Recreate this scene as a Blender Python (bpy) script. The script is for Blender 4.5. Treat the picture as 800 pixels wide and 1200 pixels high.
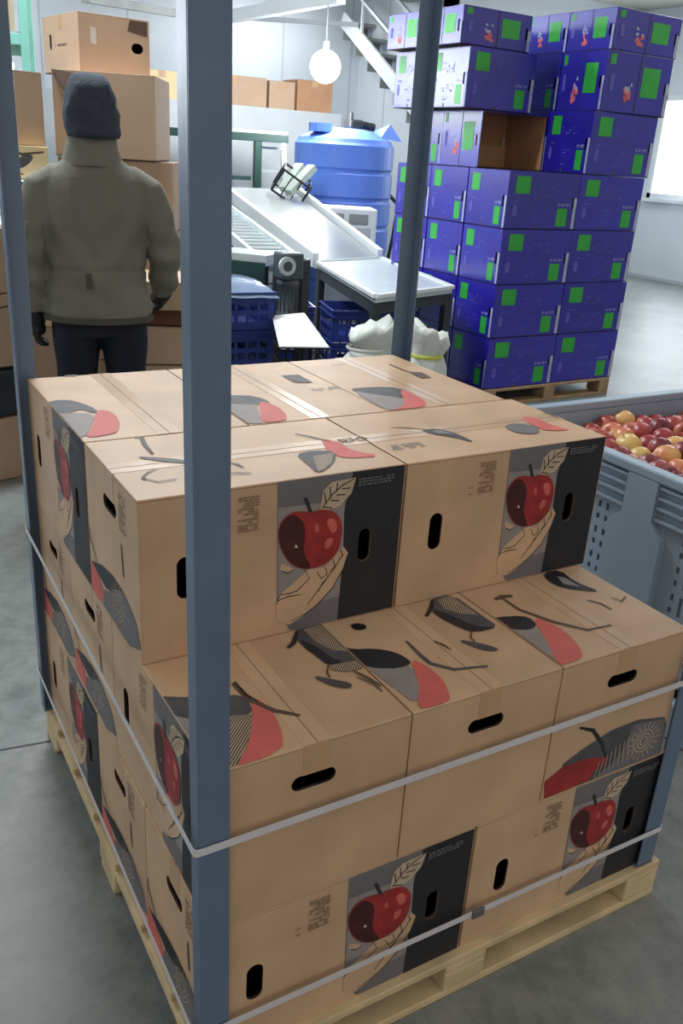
import bpy, bmesh, math, random
from mathutils import Vector, Matrix, Euler
from mathutils.geometry import tessellate_polygon
random.seed(7)
for o in list(bpy.data.objects): bpy.data.objects.remove(o)
scene = bpy.context.scene
COL = scene.collection
PI = math.pi

# ------------------------------------------------------------------ camera
PH = 0.10                                    # pallet height; stack corner is the origin
FPX = 1023.44
CAM = Vector((-0.38101, -0.94421, 1.43791 + PH))
ROT = Euler((1.18013, -0.05981, -0.52004), 'XYZ')
cd = bpy.data.cameras.new('camera'); cam = bpy.data.objects.new('camera', cd); COL.objects.link(cam)
cam.location = CAM; cam.rotation_euler = ROT
cd.sensor_fit = 'HORIZONTAL'; cd.sensor_width = 36; cd.lens = 36 * FPX / 800
cd.clip_start = 0.02; cd.clip_end = 200
scene.camera = cam
RM = ROT.to_matrix()
def ray(u, v): return RM @ Vector(((u - 400) / FPX, -(v - 600) / FPX, -1))
def at_z(u, v, z): d = ray(u, v); return CAM + d * ((z - CAM.z) / d.z)
def at_x(u, v, x): d = ray(u, v); return CAM + d * ((x - CAM.x) / d.x)
def at_y(u, v, y): d = ray(u, v); return CAM + d * ((y - CAM.y) / d.y)
def at_d(u, v, dist): d = ray(u, v); return CAM + d * (dist / math.hypot(d.x, d.y))

# ------------------------------------------------------------------ world, exposure, lights
scene.view_settings.view_transform = 'Standard'; scene.view_settings.look = 'None'
scene.view_settings.exposure = 0.0; scene.view_settings.gamma = 1.0
scene.view_settings.use_curve_mapping = False
w = bpy.data.worlds.new('world'); scene.world = w; w.use_nodes = True
wn = w.node_tree.nodes; wn['Background'].inputs[0].default_value = (1.0, 0.93, 0.86, 1); wn['Background'].inputs[1].default_value = 0.62
def area(name, loc, sx, sy, energy, col=(0.93, 0.97, 1.0), rot=(0, 0, 0)):
    l = bpy.data.lights.new(name, 'AREA'); l.shape = 'RECTANGLE'; l.size = sx; l.size_y = sy; l.energy = energy; l.color = col
    o = bpy.data.objects.new(name, l); COL.objects.link(o); o.location = loc; o.rotation_euler = rot; return o
CEIL = 3.75
LAMPS = [(0.6, 3.6), (1.9, 5.2), (0.8, 10.9), (5.4, 10.9), (-3.0, 4.5), (6.5, 3.0), (8.6, 7.2), (4.6, 6.8)]  # the pair above the cold room is added to brighten the far wall
POW = [118, 65, 42, 48, 60, 60, 55, 45]
for i, (x, y) in enumerate(LAMPS):
    area('ceiling_lamp_light', (x, y, CEIL - 0.16), 1.2, 0.25, POW[i])

# ------------------------------------------------------------------ materials
MATS = {}
def lin(c): return tuple(((x / 255) / 12.92 if x / 255 <= 0.04045 else (((x / 255) + 0.055) / 1.055) ** 2.4) for x in c)
def mat(name, rgb, rough=0.7, metal=0.0, var=0.08, scale=8.0, bump=0.0, bscale=40.0, spec=0.4, coat=0.0, rnd=0.0, alpha=1.0, emit=0.0, trans=0.0, detail=6.0):
    if name in MATS: return MATS[name]
    m = bpy.data.materials.new(name); m.use_nodes = True; nt = m.node_tree; N = nt.nodes; Lk = nt.links
    b = N['Principled BSDF']; c = lin(rgb)
    b.inputs['Roughness'].default_value = rough; b.inputs['Metallic'].default_value = metal
    b.inputs['Specular IOR Level'].default_value = spec; b.inputs['Coat Weight'].default_value = coat
    b.inputs['Coat Roughness'].default_value = 0.25
    b.inputs['Alpha'].default_value = alpha; b.inputs['Transmission Weight'].default_value = trans
    if emit > 0:
        b.inputs['Emission Color'].default_value = (*c, 1); b.inputs['Emission Strength'].default_value = emit
    tc = N.new('ShaderNodeTexCoord'); no = N.new('ShaderNodeTexNoise'); no.inputs['Scale'].default_value = scale; no.inputs['Detail'].default_value = detail
    Lk.new(tc.outputs['Object'], no.inputs['Vector'])
    mr = N.new('ShaderNodeMapRange'); mr.inputs[1].default_value = 0.3; mr.inputs[2].default_value = 0.7
    mr.inputs[3].default_value = 1 - var; mr.inputs[4].default_value = 1 + var
    Lk.new(no.outputs['Fac'], mr.inputs[0])
    val = mr.outputs[0]
    if rnd > 0:
        oi = N.new('ShaderNodeObjectInfo'); m2 = N.new('ShaderNodeMapRange'); m2.inputs[3].default_value = 1 - rnd; m2.inputs[4].default_value = 1 + rnd
        Lk.new(oi.outputs['Random'], m2.inputs[0]); mu = N.new('ShaderNodeMath'); mu.operation = 'MULTIPLY'
        Lk.new(val, mu.inputs[0]); Lk.new(m2.outputs[0], mu.inputs[1]); val = mu.outputs[0]
    vm = N.new('ShaderNodeVectorMath'); vm.operation = 'SCALE'; vm.inputs[0].default_value = c
    Lk.new(val, vm.inputs['Scale']); Lk.new(vm.outputs[0], b.inputs['Base Color'])
    if bump > 0:
        n2 = N.new('ShaderNodeTexNoise'); n2.inputs['Scale'].default_value = bscale; n2.inputs['Detail'].default_value = 5
        Lk.new(tc.outputs['Object'], n2.inputs['Vector'])
        bp = N.new('ShaderNodeBump'); bp.inputs['Strength'].default_value = bump; bp.inputs['Distance'].default_value = 0.01
        Lk.new(n2.outputs['Fac'], bp.inputs['Height']); Lk.new(bp.outputs[0], b.inputs['Normal'])
    MATS[name] = m; return m
KRAFT = mat('kraft_cardboard', (197, 165, 132), 0.50, var=0.12, scale=7, bump=0.07, bscale=25, rnd=0.05, spec=0.6)
KRAFT_IN = mat('kraft_inside_shaded', (58, 42, 32), 0.9)  # shade inside boxes and hand holes is put into this colour
KRAFT_B = mat('kraft_background', (184, 158, 134), 0.7, var=0.06, scale=3, rnd=0.07)
KRAFT_D = mat('kraft_dark', (112, 74, 50), 0.8, var=0.12, scale=4)
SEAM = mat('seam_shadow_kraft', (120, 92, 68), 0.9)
TAPE = mat('clear_tape', (200, 170, 138), 0.30, var=0.05, scale=12, bump=0.15, bscale=18, spec=0.6)
TAPE_B = mat('tape_on_side', (188, 154, 119), 0.35, var=0.05, scale=12)
INK = mat('print_black', (38, 40, 45), 0.55, var=0.10, scale=14, spec=0.35)
INK2 = mat('print_charcoal', (78, 78, 82), 0.6, var=0.22, scale=30)
GREY = mat('print_grey', (142, 136, 134), 0.6, var=0.12, scale=12)
GREYD = mat('print_slate', (108, 106, 110), 0.6, var=0.12, scale=9)
REDF = mat('print_red_flat', (206, 104, 98), 0.6, var=0.10, scale=14)
REDC = mat('print_crimson', (150, 44, 44), 0.5, var=0.28, scale=26)
REDD = mat('print_maroon', (66, 26, 28), 0.5, var=0.35, scale=30)
REDH = mat('print_pink_highlight', (196, 98, 88), 0.5, var=0.2, scale=40)
LACE = mat('print_lace', (186, 168, 142), 0.6, var=0.12, scale=40)
STAMPC = mat('print_stamp', (134, 108, 84), 0.7)
BROWN = mat('print_brown', (92, 74, 60), 0.6, var=0.15, scale=40)
WHITEP = mat('print_white', (215, 208, 200), 0.6)
STEEL = mat('painted_steel_grey', (94, 114, 138), 0.38, var=0.07, scale=9, bump=0.03, bscale=60, spec=0.5)
STEEL2 = mat('worn_steel', (112, 116, 120), 0.38, metal=0.35, var=0.14, scale=10)
STRAP = mat('white_strap', (206, 206, 212), 0.35, var=0.04)
WOOD = mat('pallet_wood', (202, 182, 144), 0.75, var=0.16, scale=12, bump=0.15, rnd=0.08)
WOODD = mat('pallet_wood_old', (160, 136, 104), 0.8, var=0.2, scale=12, rnd=0.1)
BINP = mat('bin_plastic', (146, 166, 184), 0.45, var=0.05, scale=5, spec=0.45)
DARK = mat('dark_steel', (48, 56, 62), 0.45, var=0.15)
BLACKP = mat('black_plastic', (26, 28, 32), 0.5)
SS = mat('stainless', (196, 208, 210), 0.30, metal=0.35, var=0.06, scale=5)
BELT = mat('belt_grey', (140, 148, 150), 0.25, var=0.05, scale=3, spec=0.8)
WHITE = mat('white_paint', (218, 224, 228), 0.5, var=0.03)
TEAL = mat('teal_paint', (108, 168, 156), 0.45, var=0.06)
GREEND = mat('dark_green_paint', (28, 62, 58), 0.5)
TANK = mat('tank_blue', (88, 126, 214), 0.4, var=0.05, scale=3, spec=0.5)
CRATE = mat('crate_blue', (30, 52, 128), 0.45, var=0.08)
FILM = mat('stretch_film', (176, 200, 232), 0.12, spec=0.9, bump=0.5, bscale=14, alpha=0.55, var=0.1)
PURP = mat('indigo_print', (34, 26, 158), 0.34, var=0.14, scale=7, spec=0.4, coat=0.9, rnd=0.10)
GRN = mat('green_label', (48, 168, 62), 0.4, var=0.12, scale=20, coat=0.2)
PALE = mat('pale_print', (168, 176, 204), 0.5, var=0.15, scale=20)
DIM = mat('dim_print', (92, 92, 186), 0.5, var=0.2, scale=30)
CORAL = mat('coral_print', (212, 104, 104), 0.5, var=0.2, scale=30)
SACK = mat('white_woven_sack', (206, 212, 206), 0.7, var=0.07, bump=0.3, bscale=10)
YEL = mat('yellow_green_print', (196, 206, 90), 0.6)
JACKET = mat('olive_jacket', (112, 112, 102), 0.85, var=0.10, scale=6, bump=0.9, bscale=7)
JACKD = mat('olive_seam', (76, 75, 66), 0.9)
NAVY = mat('navy_cloth', (22, 26, 40), 0.85, var=0.1)
KNIT = mat('charcoal_knit', (56, 64, 74), 0.95, var=0.25, scale=18, bump=0.6, bscale=45)
SKIN = mat('skin', (196, 150, 130), 0.55)
HAIR = mat('dark_hair', (40, 32, 28), 0.8)
EYEW = mat('eye_white', (220, 218, 214), 0.3)
GLOW = mat('lamp_globe_glow', (255, 250, 238), 0.4, emit=14.0)
TUBE = mat('lamp_tube_glow', (240, 250, 255), 0.4, emit=6.0)
WALLM = mat('wall_panel_white', (206, 214, 220), 0.6, var=0.03, scale=1.5)
CEILM = mat('ceiling_plaster', (186, 184, 174), 0.8, var=0.08, scale=1.5)
MEZZ = mat('mezzanine_grey', (140, 144, 142), 0.8, var=0.15, scale=2)
CABW = mat('cold_room_panel', (178, 186, 192), 0.5, var=0.04)
REDBOX = mat('dark_red_print', (110, 44, 48), 0.6)

def floor_mat():
    m = bpy.data.materials.new('polished_concrete'); m.use_nodes = True; nt = m.node_tree; N = nt.nodes; L = nt.links
    b = N['Principled BSDF']; tc = N.new('ShaderNodeTexCoord')
    n1 = N.new('ShaderNodeTexNoise'); n1.inputs['Scale'].default_value = 1.6; n1.inputs['Detail'].default_value = 8; n1.inputs['Roughness'].default_value = 0.65
    n2 = N.new('ShaderNodeTexNoise'); n2.inputs['Scale'].default_value = 14; n2.inputs['Detail'].default_value = 8; n2.inputs['Roughness'].default_value = 0.75
    L.new(tc.outputs['Object'], n1.inputs['Vector']); L.new(tc.outputs['Object'], n2.inputs['Vector'])
    a = N.new('ShaderNodeMath'); a.operation = 'ADD'; L.new(n1.outputs['Fac'], a.inputs[0]); L.new(n2.outputs['Fac'], a.inputs[1])
    cr = N.new('ShaderNodeValToRGB'); cr.color_ramp.elements[0].position = 0.36; cr.color_ramp.elements[1].position = 0.64
    h = N.new('ShaderNodeMath'); h.operation = 'MULTIPLY'; h.inputs[1].default_value = 0.5; L.new(a.outputs[0], h.inputs[0])
    L.new(h.outputs[0], cr.inputs[0])
    cr.color_ramp.elements[0].color = (*lin((92, 99, 98)), 1); cr.color_ramp.elements[1].color = (*lin((142, 148, 146)), 1)
    vo = N.new('ShaderNodeTexVoronoi'); vo.inputs['Scale'].default_value = 5; L.new(tc.outputs['Object'], vo.inputs['Vector'])
    sp = N.new('ShaderNodeMapRange'); sp.inputs[1].default_value = 0.04; sp.inputs[2].default_value = 0.075; sp.inputs[3].default_value = 0.35; sp.inputs[4].default_value = 0.0
    L.new(vo.outputs['Distance'], sp.inputs[0])
    mx = N.new('ShaderNodeMix'); mx.data_type = 'RGBA'; L.new(sp.outputs[0], mx.inputs[0]); L.new(cr.outputs[0], mx.inputs[6]); mx.inputs[7].default_value = (*lin((166, 172, 170)), 1)
    L.new(mx.outputs[2], b.inputs['Base Color'])
    rr = N.new('ShaderNodeMapRange'); rr.inputs[3].default_value = 0.26; rr.inputs[4].default_value = 0.55; L.new(n2.outputs['Fac'], rr.inputs[0]); L.new(rr.outputs[0], b.inputs['Roughness'])
    b.inputs['Specular IOR Level'].default_value = 0.5
    return m
FLOORM = floor_mat()
def apple_mat(name, c1, c2, f):
    m = bpy.data.materials.new(name); m.use_nodes = True; nt = m.node_tree; N = nt.nodes; L = nt.links; b = N['Principled BSDF']
    tc = N.new('ShaderNodeTexCoord'); oi = N.new('ShaderNodeObjectInfo'); ad = N.new('ShaderNodeVectorMath'); ad.operation = 'ADD'
    L.new(tc.outputs['Object'], ad.inputs[0]); L.new(oi.outputs['Random'], ad.inputs[1])
    no = N.new('ShaderNodeTexNoise'); no.inputs['Scale'].default_value = 14; no.inputs['Detail'].default_value = 4; L.new(ad.outputs[0], no.inputs['Vector'])
    cr = N.new('ShaderNodeValToRGB'); cr.color_ramp.elements[0].position = f; cr.color_ramp.elements[1].position = f + 0.22
    cr.color_ramp.elements[0].color = (*lin(c2), 1); cr.color_ramp.elements[1].color = (*lin(c1), 1)
    L.new(no.outputs['Fac'], cr.inputs[0]); L.new(cr.outputs[0], b.inputs['Base Color']); b.inputs['Roughness'].default_value = 0.33
    return m
AP = [apple_mat('apple_red', (156, 58, 60), (202, 130, 104), 0.30), apple_mat('apple_dark_red', (112, 40, 50), (160, 84, 84), 0.35),
      apple_mat('apple_blush', (206, 100, 84), (222, 178, 112), 0.42), apple_mat('apple_yellow', (214, 170, 110), (222, 196, 120), 0.4)]

# ------------------------------------------------------------------ object helpers
def link(name, me, parent=None, loc=None, rot=None, label=None, kind=None):
    o = bpy.data.objects.new(name, me); COL.objects.link(o)
    if parent: o.parent = parent
    if loc is not None: o.location = loc
    if rot is not None: o.rotation_euler = rot
    if label: o['label'] = label
    if kind: o['kind'] = kind
    return o
def tag(o, label, cat, group=None):
    o['label'] = label; o['category'] = cat
    if group: o['group'] = group
    return o
def empty(name, loc, rz, label, cat, group=None):
    o = bpy.data.objects.new(name, None); COL.objects.link(o); o.location = loc; o.rotation_euler = (0, 0, rz)
    o.empty_display_size = 0.1
    return tag(o, label, cat, group)
class MB:
    def __init__(s): s.v = []; s.f = []; s.m = []; s.mats = []
    def mi(s, m):
        if m not in s.mats: s.mats.append(m)
        return s.mats.index(m)
    def add(s, vs, fs, m):
        k = len(s.v); s.v += [tuple(x) for x in vs]; i = s.mi(m)
        for f in fs: s.f.append(tuple(a + k for a in f)); s.m.append(i)
    def box(s, x0, x1, y0, y1, z0, z1, m, M=None):
        vs = [Vector(p) for p in ((x0, y0, z0), (x1, y0, z0), (x1, y1, z0), (x0, y1, z0), (x0, y0, z1), (x1, y0, z1), (x1, y1, z1), (x0, y1, z1))]
        if M: vs = [M @ v for v in vs]
        s.add(vs, [(0, 3, 2, 1), (4, 5, 6, 7), (0, 1, 5, 4), (1, 2, 6, 5), (2, 3, 7, 6), (3, 0, 4, 7)], m); return s
    def bbox(s, x0, x1, y0, y1, z0, z1, m, b=0.004, M=None):     # bevelled box
        bm = bmesh.new(); bmesh.ops.create_cube(bm, size=1)
        for v in bm.verts: v.co = Vector(((x0 + x1) / 2 + v.co.x * (x1 - x0), (y0 + y1) / 2 + v.co.y * (y1 - y0), (z0 + z1) / 2 + v.co.z * (z1 - z0)))
        b = min(b, 0.45 * min(abs(x1 - x0), abs(y1 - y0), abs(z1 - z0)))
        bmesh.ops.bevel(bm, geom=bm.edges[:], offset=b, segments=2, affect='EDGES', profile=0.5)
        vs = [(M @ v.co if M else v.co.copy()) for v in bm.verts]; bm.verts.index_update()
        s.add(vs, [tuple(v.index for v in f.verts) for f in bm.faces], m); bm.free(); return s
    def rod(s, a, b, r, m, n=10, r2=None):
        a = Vector(a); b = Vector(b); d = (b - a).normalized(); r2 = r if r2 is None else r2
        u = d.orthogonal().normalized(); w_ = d.cross(u)
        vs = []
        for P, R in ((a, r), (b, r2)):
            for i in range(n): t = 2 * PI * i / n; vs.append(P + (u * math.cos(t) + w_ * math.sin(t)) * R)
        fs = [(i, (i + 1) % n, n + (i + 1) % n, n + i) for i in range(n)] + [tuple(range(n - 1, -1, -1)), tuple(range(n, 2 * n))]
        s.add(vs, fs, m); return s
    def bar(s, a, b, wd, ht, m, up=(0, 0, 1)):
        a = Vector(a); b = Vector(b); d = (b - a).normalized(); r = d.cross(Vector(up))
        r = r.normalized() if r.length > 1e-4 else Vector((1, 0, 0)); u = r.cross(d).normalized()
        vs = [P + r * (sx * wd / 2) + u * (sz * ht / 2) for P in (a, b) for sx, sz in ((-1, -1), (1, -1), (1, 1), (-1, 1))]
        s.add(vs, [(0, 1, 2, 3), (7, 6, 5, 4), (0, 4, 5, 1), (1, 5, 6, 2), (2, 6, 7, 3), (3, 7, 4, 0)], m); return s
    def lathe(s, prof, m, n=24, c=(0, 0, 0)):
        c = Vector(c); vs = []; fs = []
        for r, z in prof:
            for i in range(n): t = 2 * PI * i / n; vs.append(c + Vector((r * math.cos(t), r * math.sin(t), z)))
        for j in range(len(prof) - 1):
            for i in range(n): fs.append((j * n + i, j * n + (i + 1) % n, (j + 1) * n + (i + 1) % n, (j + 1) * n + i))
        s.add(vs, fs, m); return s
    def mesh(s, name, smooth=False):
        me = bpy.data.meshes.new(name); me.from_pydata(s.v, [], s.f)
        for m in s.mats: me.materials.append(m)
        me.polygons.foreach_set('material_index', s.m)
        if smooth: me.polygons.foreach_set('use_smooth', [True] * len(me.polygons))
        me.update(); return me
    def build(s, name, parent=None, label=None, smooth=False, loc=None, rot=None, kind=None, fix=True):
        me = s.mesh(name, smooth)
        if fix:
            bm = bmesh.new(); bm.from_mesh(me); bmesh.ops.recalc_face_normals(bm, faces=bm.faces); bm.to_mesh(me); bm.free()
        return link(name, me, parent, loc, rot, label, kind)
def struct(name, mb, **k): o = mb.build(name, **k); o['kind'] = 'structure'; return o

# 2-D drawing on a face. frame = (origin, s axis, t axis, outward normal)
class Frame:
    def __init__(s, o, a, b, n): s.o, s.a, s.b, s.n = Vector(o), Vector(a), Vector(b), Vector(n)
    def p(s, x, y, h=0.0): return s.o + s.a * x + s.b * y + s.n * h
def slot(cx, cy, w_, h_, n=6):
    r = min(w_, h_) / 2; pts = []
    cs = ((cx + w_ / 2 - r, cy + h_ / 2 - r, 0), (cx - w_ / 2 + r, cy + h_ / 2 - r, PI / 2), (cx - w_ / 2 + r, cy - h_ / 2 + r, PI), (cx + w_ / 2 - r, cy - h_ / 2 + r, 1.5 * PI))
    for x, y, a in cs:
        for i in range(n): t = a + PI / 2 * i / (n - 1); pts.append((x + r * math.cos(t), y + r * math.sin(t)))
    return pts
def tess(loops): return tessellate_polygon([[Vector((x, y, 0)) for x, y in l] for l in loops])
def wall(mb, fr, outer, holes, th, m, m_in):
    loops = [outer] + holes; flat = [q for l in loops for q in l]; n = len(flat); tr = tess(loops)
    mb.add([fr.p(x, y) for x, y in flat], [tuple(t) for t in tr], m)
    mb.add([fr.p(x, y, -th) for x, y in flat], [tuple(reversed(t)) for t in tr], m_in)
    for li, l in enumerate(loops):
        k = len(l); mb.add([fr.p(x, y) for x, y in l] + [fr.p(x, y, -th) for x, y in l], [(i, (i + 1) % k, k + (i + 1) % k, k + i) for i in range(k)], m if li == 0 else m_in)
class Art:                                      # flat print: layered coloured shapes on one face
    def __init__(s, fr, h0=0.0006): s.fr = fr; s.mb = MB(); s.h = h0
    def fill(s, pts, m, holes=()):
        loops = [pts] + list(holes); flat = [q for l in loops for q in l]
        s.mb.add([s.fr.p(x, y, s.h) for x, y in flat], [tuple(t) for t in tess(loops)], m); s.h += 0.00012
    def stroke(s, pts, wd, m, taper=True):
        n = len(pts); L = []; Rr = []
        for i in range(n):
            a = pts[max(i - 1, 0)]; b = pts[min(i + 1, n - 1)]; dx, dy = b[0] - a[0], b[1] - a[1]; l = math.hypot(dx, dy) or 1
            k = wd / 2 * ((0.35 + 0.65 * math.sin(PI * (i + 0.5) / n)) if taper else 1)
            L.append((pts[i][0] - dy / l * k, pts[i][1] + dx / l * k)); Rr.append((pts[i][0] + dy / l * k, pts[i][1] - dx / l * k))
        vs = [s.fr.p(x, y, s.h) for x, y in L + Rr]
        s.mb.add(vs, [(i, i + 1, n + i + 1, n + i) for i in range(n - 1)], m); s.h += 0.00004
    def text(s, x0, x1, y0, y1, rows, m, seed=1, fillp=0.75):
        rg = random.Random(seed); hh = (y1 - y0) / rows
        for r in range(rows):
            x = x0
            while x < x1 - 0.002:
                wd = rg.uniform(0.003, 0.010)
                if rg.random() < fillp: 
                    a, b = x, min(x + wd, x1); c, d = y0 + r * hh + hh * 0.2, y0 + r * hh + hh * 0.75
                    s.mb.add([s.fr.p(a, c, s.h), s.fr.p(b, c, s.h), s.fr.p(b, d, s.h), s.fr.p(a, d, s.h)], [(0, 1, 2, 3)], m)
                x += wd + 0.002
        s.h += 0.00012
    def build(s, parent, name='print', label=None, split=False):
        if not s.mb.v: return
        if not split: return s.mb.build(name, parent, label, fix=False)
        # every separate printed mark becomes a part of its own
        par = list(range(len(s.mb.v)))
        def find(i):
            while par[i] != i: par[i] = par[par[i]]; i = par[i]
            return i
        for f in s.mb.f:
            for a in f[1:]: par[find(a)] = find(f[0])
        isl = {}
        for i in range(len(par)): isl.setdefault(find(i), []).append(i)
        f2 = lambda i: ((Vector(s.mb.v[i]) - s.fr.o).dot(s.fr.a), (Vector(s.mb.v[i]) - s.fr.o).dot(s.fr.b))
        boxes = []
        for k, idx in isl.items():
            q = [f2(i) for i in idx]; boxes.append([min(a for a, _ in q), max(a for a, _ in q), min(b for _, b in q), max(b for _, b in q), k])
        cl = {b[4]: b[4] for b in boxes}
        def fc(i):
            while cl[i] != i: cl[i] = cl[cl[i]]; i = cl[i]
            return i
        e_ = 0.006
        for i, A_ in enumerate(boxes):
            for B_ in boxes[i + 1:]:
                if A_[0] - e_ < B_[1] and B_[0] - e_ < A_[1] and A_[2] - e_ < B_[3] and B_[2] - e_ < A_[3]: cl[fc(A_[4])] = fc(B_[4])
        groups = {}
        for k, idx in isl.items(): groups.setdefault(fc(k), set()).update(idx)
        for g_, idx in groups.items():
            mb = MB(); mp = {}
            for i in sorted(idx): mp[i] = len(mb.v); mb.v.append(s.mb.v[i])
            nm = name; nf = 0
            for f, mi in zip(s.mb.f, s.mb.m):
                if f[0] in idx: mb.f.append(tuple(mp[a] for a in f)); mb.m.append(mb.mi(s.mb.mats[mi])); nf += 1
            mats_ = set(m.name for m in mb.mats)
            txt = len(idx) == 4 * nf and nf > 5
            o = mb.build('lettering' if txt else nm, parent, None if txt else label, fix=False)
            if txt: o['kind'] = 'stuff'
        return
def smooth_poly(pts, k=2):
    for _ in range(k):
        q = []
        for i in range(len(pts)):
            a, b = pts[i], pts[(i + 1) % len(pts)]
            q += [(a[0] * .75 + b[0] * .25, a[1] * .75 + b[1] * .25), (a[0] * .25 + b[0] * .75, a[1] * .25 + b[1] * .75)]
        pts = q
    return pts
def clip(pts, x0, x1, y0, y1):                  # keep a printed shape inside its face
    for ax, lim, sg in ((0, x0, 1), (0, x1, -1), (1, y0, 1), (1, y1, -1)):
        out = []
        for i in range(len(pts)):
            a, b = pts[i], pts[(i + 1) % len(pts)]; da, db = (a[ax] - lim) * sg, (b[ax] - lim) * sg
            if da >= 0: out.append(a)
            if (da >= 0) != (db >= 0):
                t = da / (da - db); out.append((a[0] + (b[0] - a[0]) * t, a[1] + (b[1] - a[1]) * t))
        pts = out
        if not pts: return []
    return pts

# ------------------------------------------------------------------ the room
FX0, FX1, FY0, FY1 = -5.0, 10.8, -5.0, 12.0
struct('floor', MB().box(FX0 - 1, FX1 + 1, FY0 - 4, FY1 + 1, -0.1, 0, FLOORM))
JX, JY = 7.25, 9.75
struct('wall_far', MB().box(FX0, JX + 0.15, FY1, FY1 + 0.15, 0, CEIL, WALLM))
struct('wall_side', MB().box(JX, JX + 0.15, JY, FY1, 0, CEIL, WALLM))
struct('wall_return', MB().box(JX, FX1 + 0.15, JY, JY + 0.15, 0, CEIL, WALLM))
struct('wall_left', MB().box(FX0 - 0.15, FX0, FY0 + 3, FY1, 0, CEIL, WALLM))
win = empty('added_sheen_window', (-3.1, FY1, 0.75), 0, 'x', 'x')  # unseen window, added out of view to put a pale sheen on indigo cartons
for k in ('category', 'label'): del win[k]
win['kind'] = 'structure'
mb = MB()
for a in ((-1.4, -1.32, -.05, 0, 0, 2.8), (1.32, 1.4, -.05, 0, 0, 2.8), (-1.4, 1.4, -.05, 0, 0, .08), (-1.4, 1.4, -.05, 0, 2.72, 2.8), (-.04, .04, -.05, 0, 0, 2.8)): mb.box(*a, WHITE)
mb.build('window_frame', win)
MB().box(-1.32, 1.32, -.02, -.01, .08, 2.72, mat('sheen_window_glow', (225, 236, 250), .2, emit=9.0)).build('window_pane', win)
area('sheen_window_light', (-3.1, FY1 - .12, 2.15), 2.6, 2.6, 320, (.9, .95, 1.0), (-PI / 2, 0, 0))  # added light for the same carton sheen
# panel joints of the insulated walls, as shallow battens
mb = MB()
x = FX0 + 0.6
while x < JX: mb.box(x - 0.008, x + 0.008, FY1 - 0.006, FY1, 0, CEIL, CABW); x += 1.15
struct('trim_1', mb)
mb = MB()
for y in (10.3, 11.2): mb.box(JX - 0.006, JX, y - 0.008, y + 0.008, 0, CEIL, CABW)
struct('trim_2', mb)
# right wall with window opening
wz0, wz1 = at_x(775, 233, FX1).z, at_x(790, 112, FX1).z
wy1 = at_x(758, 232, FX1).y; wy0 = wy1 - 2.2
fr = Frame((FX1, 0, 0), (0, 1, 0), (0, 0, 1), (-1, 0, 0))
mb = MB(); hole = [(wy0, wz0), (wy1, wz0), (wy1, wz1), (wy0, wz1)]
wall(mb, fr, [(FY0, 0), (JY + .15, 0), (JY + .15, CEIL), (FY0, CEIL)], [hole], 0.2, WALLM, WALLM)
struct('wall_right', mb)
win = empty('window_1', (FX1, wy0, wz0), 0, 'white framed window with bright daylight in the right wall', 'window')
for k in ('category', 'label'): del win[k]
win['kind'] = 'structure'
W_, H_ = wy1 - wy0, wz1 - wz0
mb = MB()
for a in ((-0.03, 0.1, 0, 0.07, 0, H_), (-0.03, 0.1, W_ - 0.07, W_, 0, H_), (-0.03, 0.1, 0, W_, 0, 0.07), (-0.03, 0.1, 0, W_, H_ - 0.07, H_), (-0.01, 0.08, W_ / 2 - .03, W_ / 2 + .03, 0, H_)): mb.box(*a, WHITE)
mb.build('window_frame', win)
MB().box(-0.1, 0.1, -0.05, W_ + 0.05, -0.05, 0, WHITE).build('window_sill', win)
glass = mat('window_glass', (235, 240, 245), 0.05, trans=1.0)
MB().box(0.03, 0.04, 0.07, W_ - 0.07, 0.07, H_ - 0.07, mat('bright_glass', (235, 242, 250), .2, emit=3.0)).build('window_pane', win)
day = area('daylight_through_window', (FX1 - 0.06, (wy0 + wy1) / 2, (wz0 + wz1) / 2), W_, H_, 40, (0.85, 0.93, 1.0), (0, PI / 2, 0)); day.rotation_euler = (0, PI / 2, 0)
struct('baseboard_right', MB().box(FX1 - 0.012, FX1, FY0, JY, 0, 0.05, CABW))
mb = MB().box(FX0 - .15, FX1 + .15, 1.5, FY1 + .15, CEIL, CEIL + 0.12, CEILM)
struct('ceiling', mb)
# ceiling steel: joists and a diagonal brace
for i, y in enumerate((5.0, 7.6, 10.2)):
    struct('trim_%d' % (3 + i), MB().box(FX0, FX1, y - 0.06, y + 0.06, CEIL - 0.16, CEIL, MEZZ))
a = at_z(290, 20, 3.40); b = at_z(440, -8, 3.45)
struct('trim_6', MB().bar(at_d(255, 22, 11.5), at_d(400, -4, 9.5), 0.10, 0.12, WHITE))
struct('trim_7', MB().bar(at_d(255, 19, 12.4), at_d(420, 29, 12.4), 0.05, 0.05, CABW))
struct('trim_8', MB().bar(at_d(100, -3, 8), at_d(215, 17, 10.5), 0.07, 0.07, MEZZ))
# mezzanine underside with dark recess
a = at_d(340, 14, 11); 
struct('trim_9', MB().box(4.6, 7.2, 9.2, 10.6, CEIL - 0.26, CEIL - 0.17, MEZZ))
# floor expansion joint
p1 = at_z(-60, 890, 0); p2 = at_z(62, 868, 0); d = (p2 - p1).normalized()
struct('trim_10', MB().bar(p1 - d * 3 + Vector((0, 0, 0.0006)), p2 + d * 4 + Vector((0, 0, 0.0006)), 0.006, 0.0012, DARK))

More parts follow.
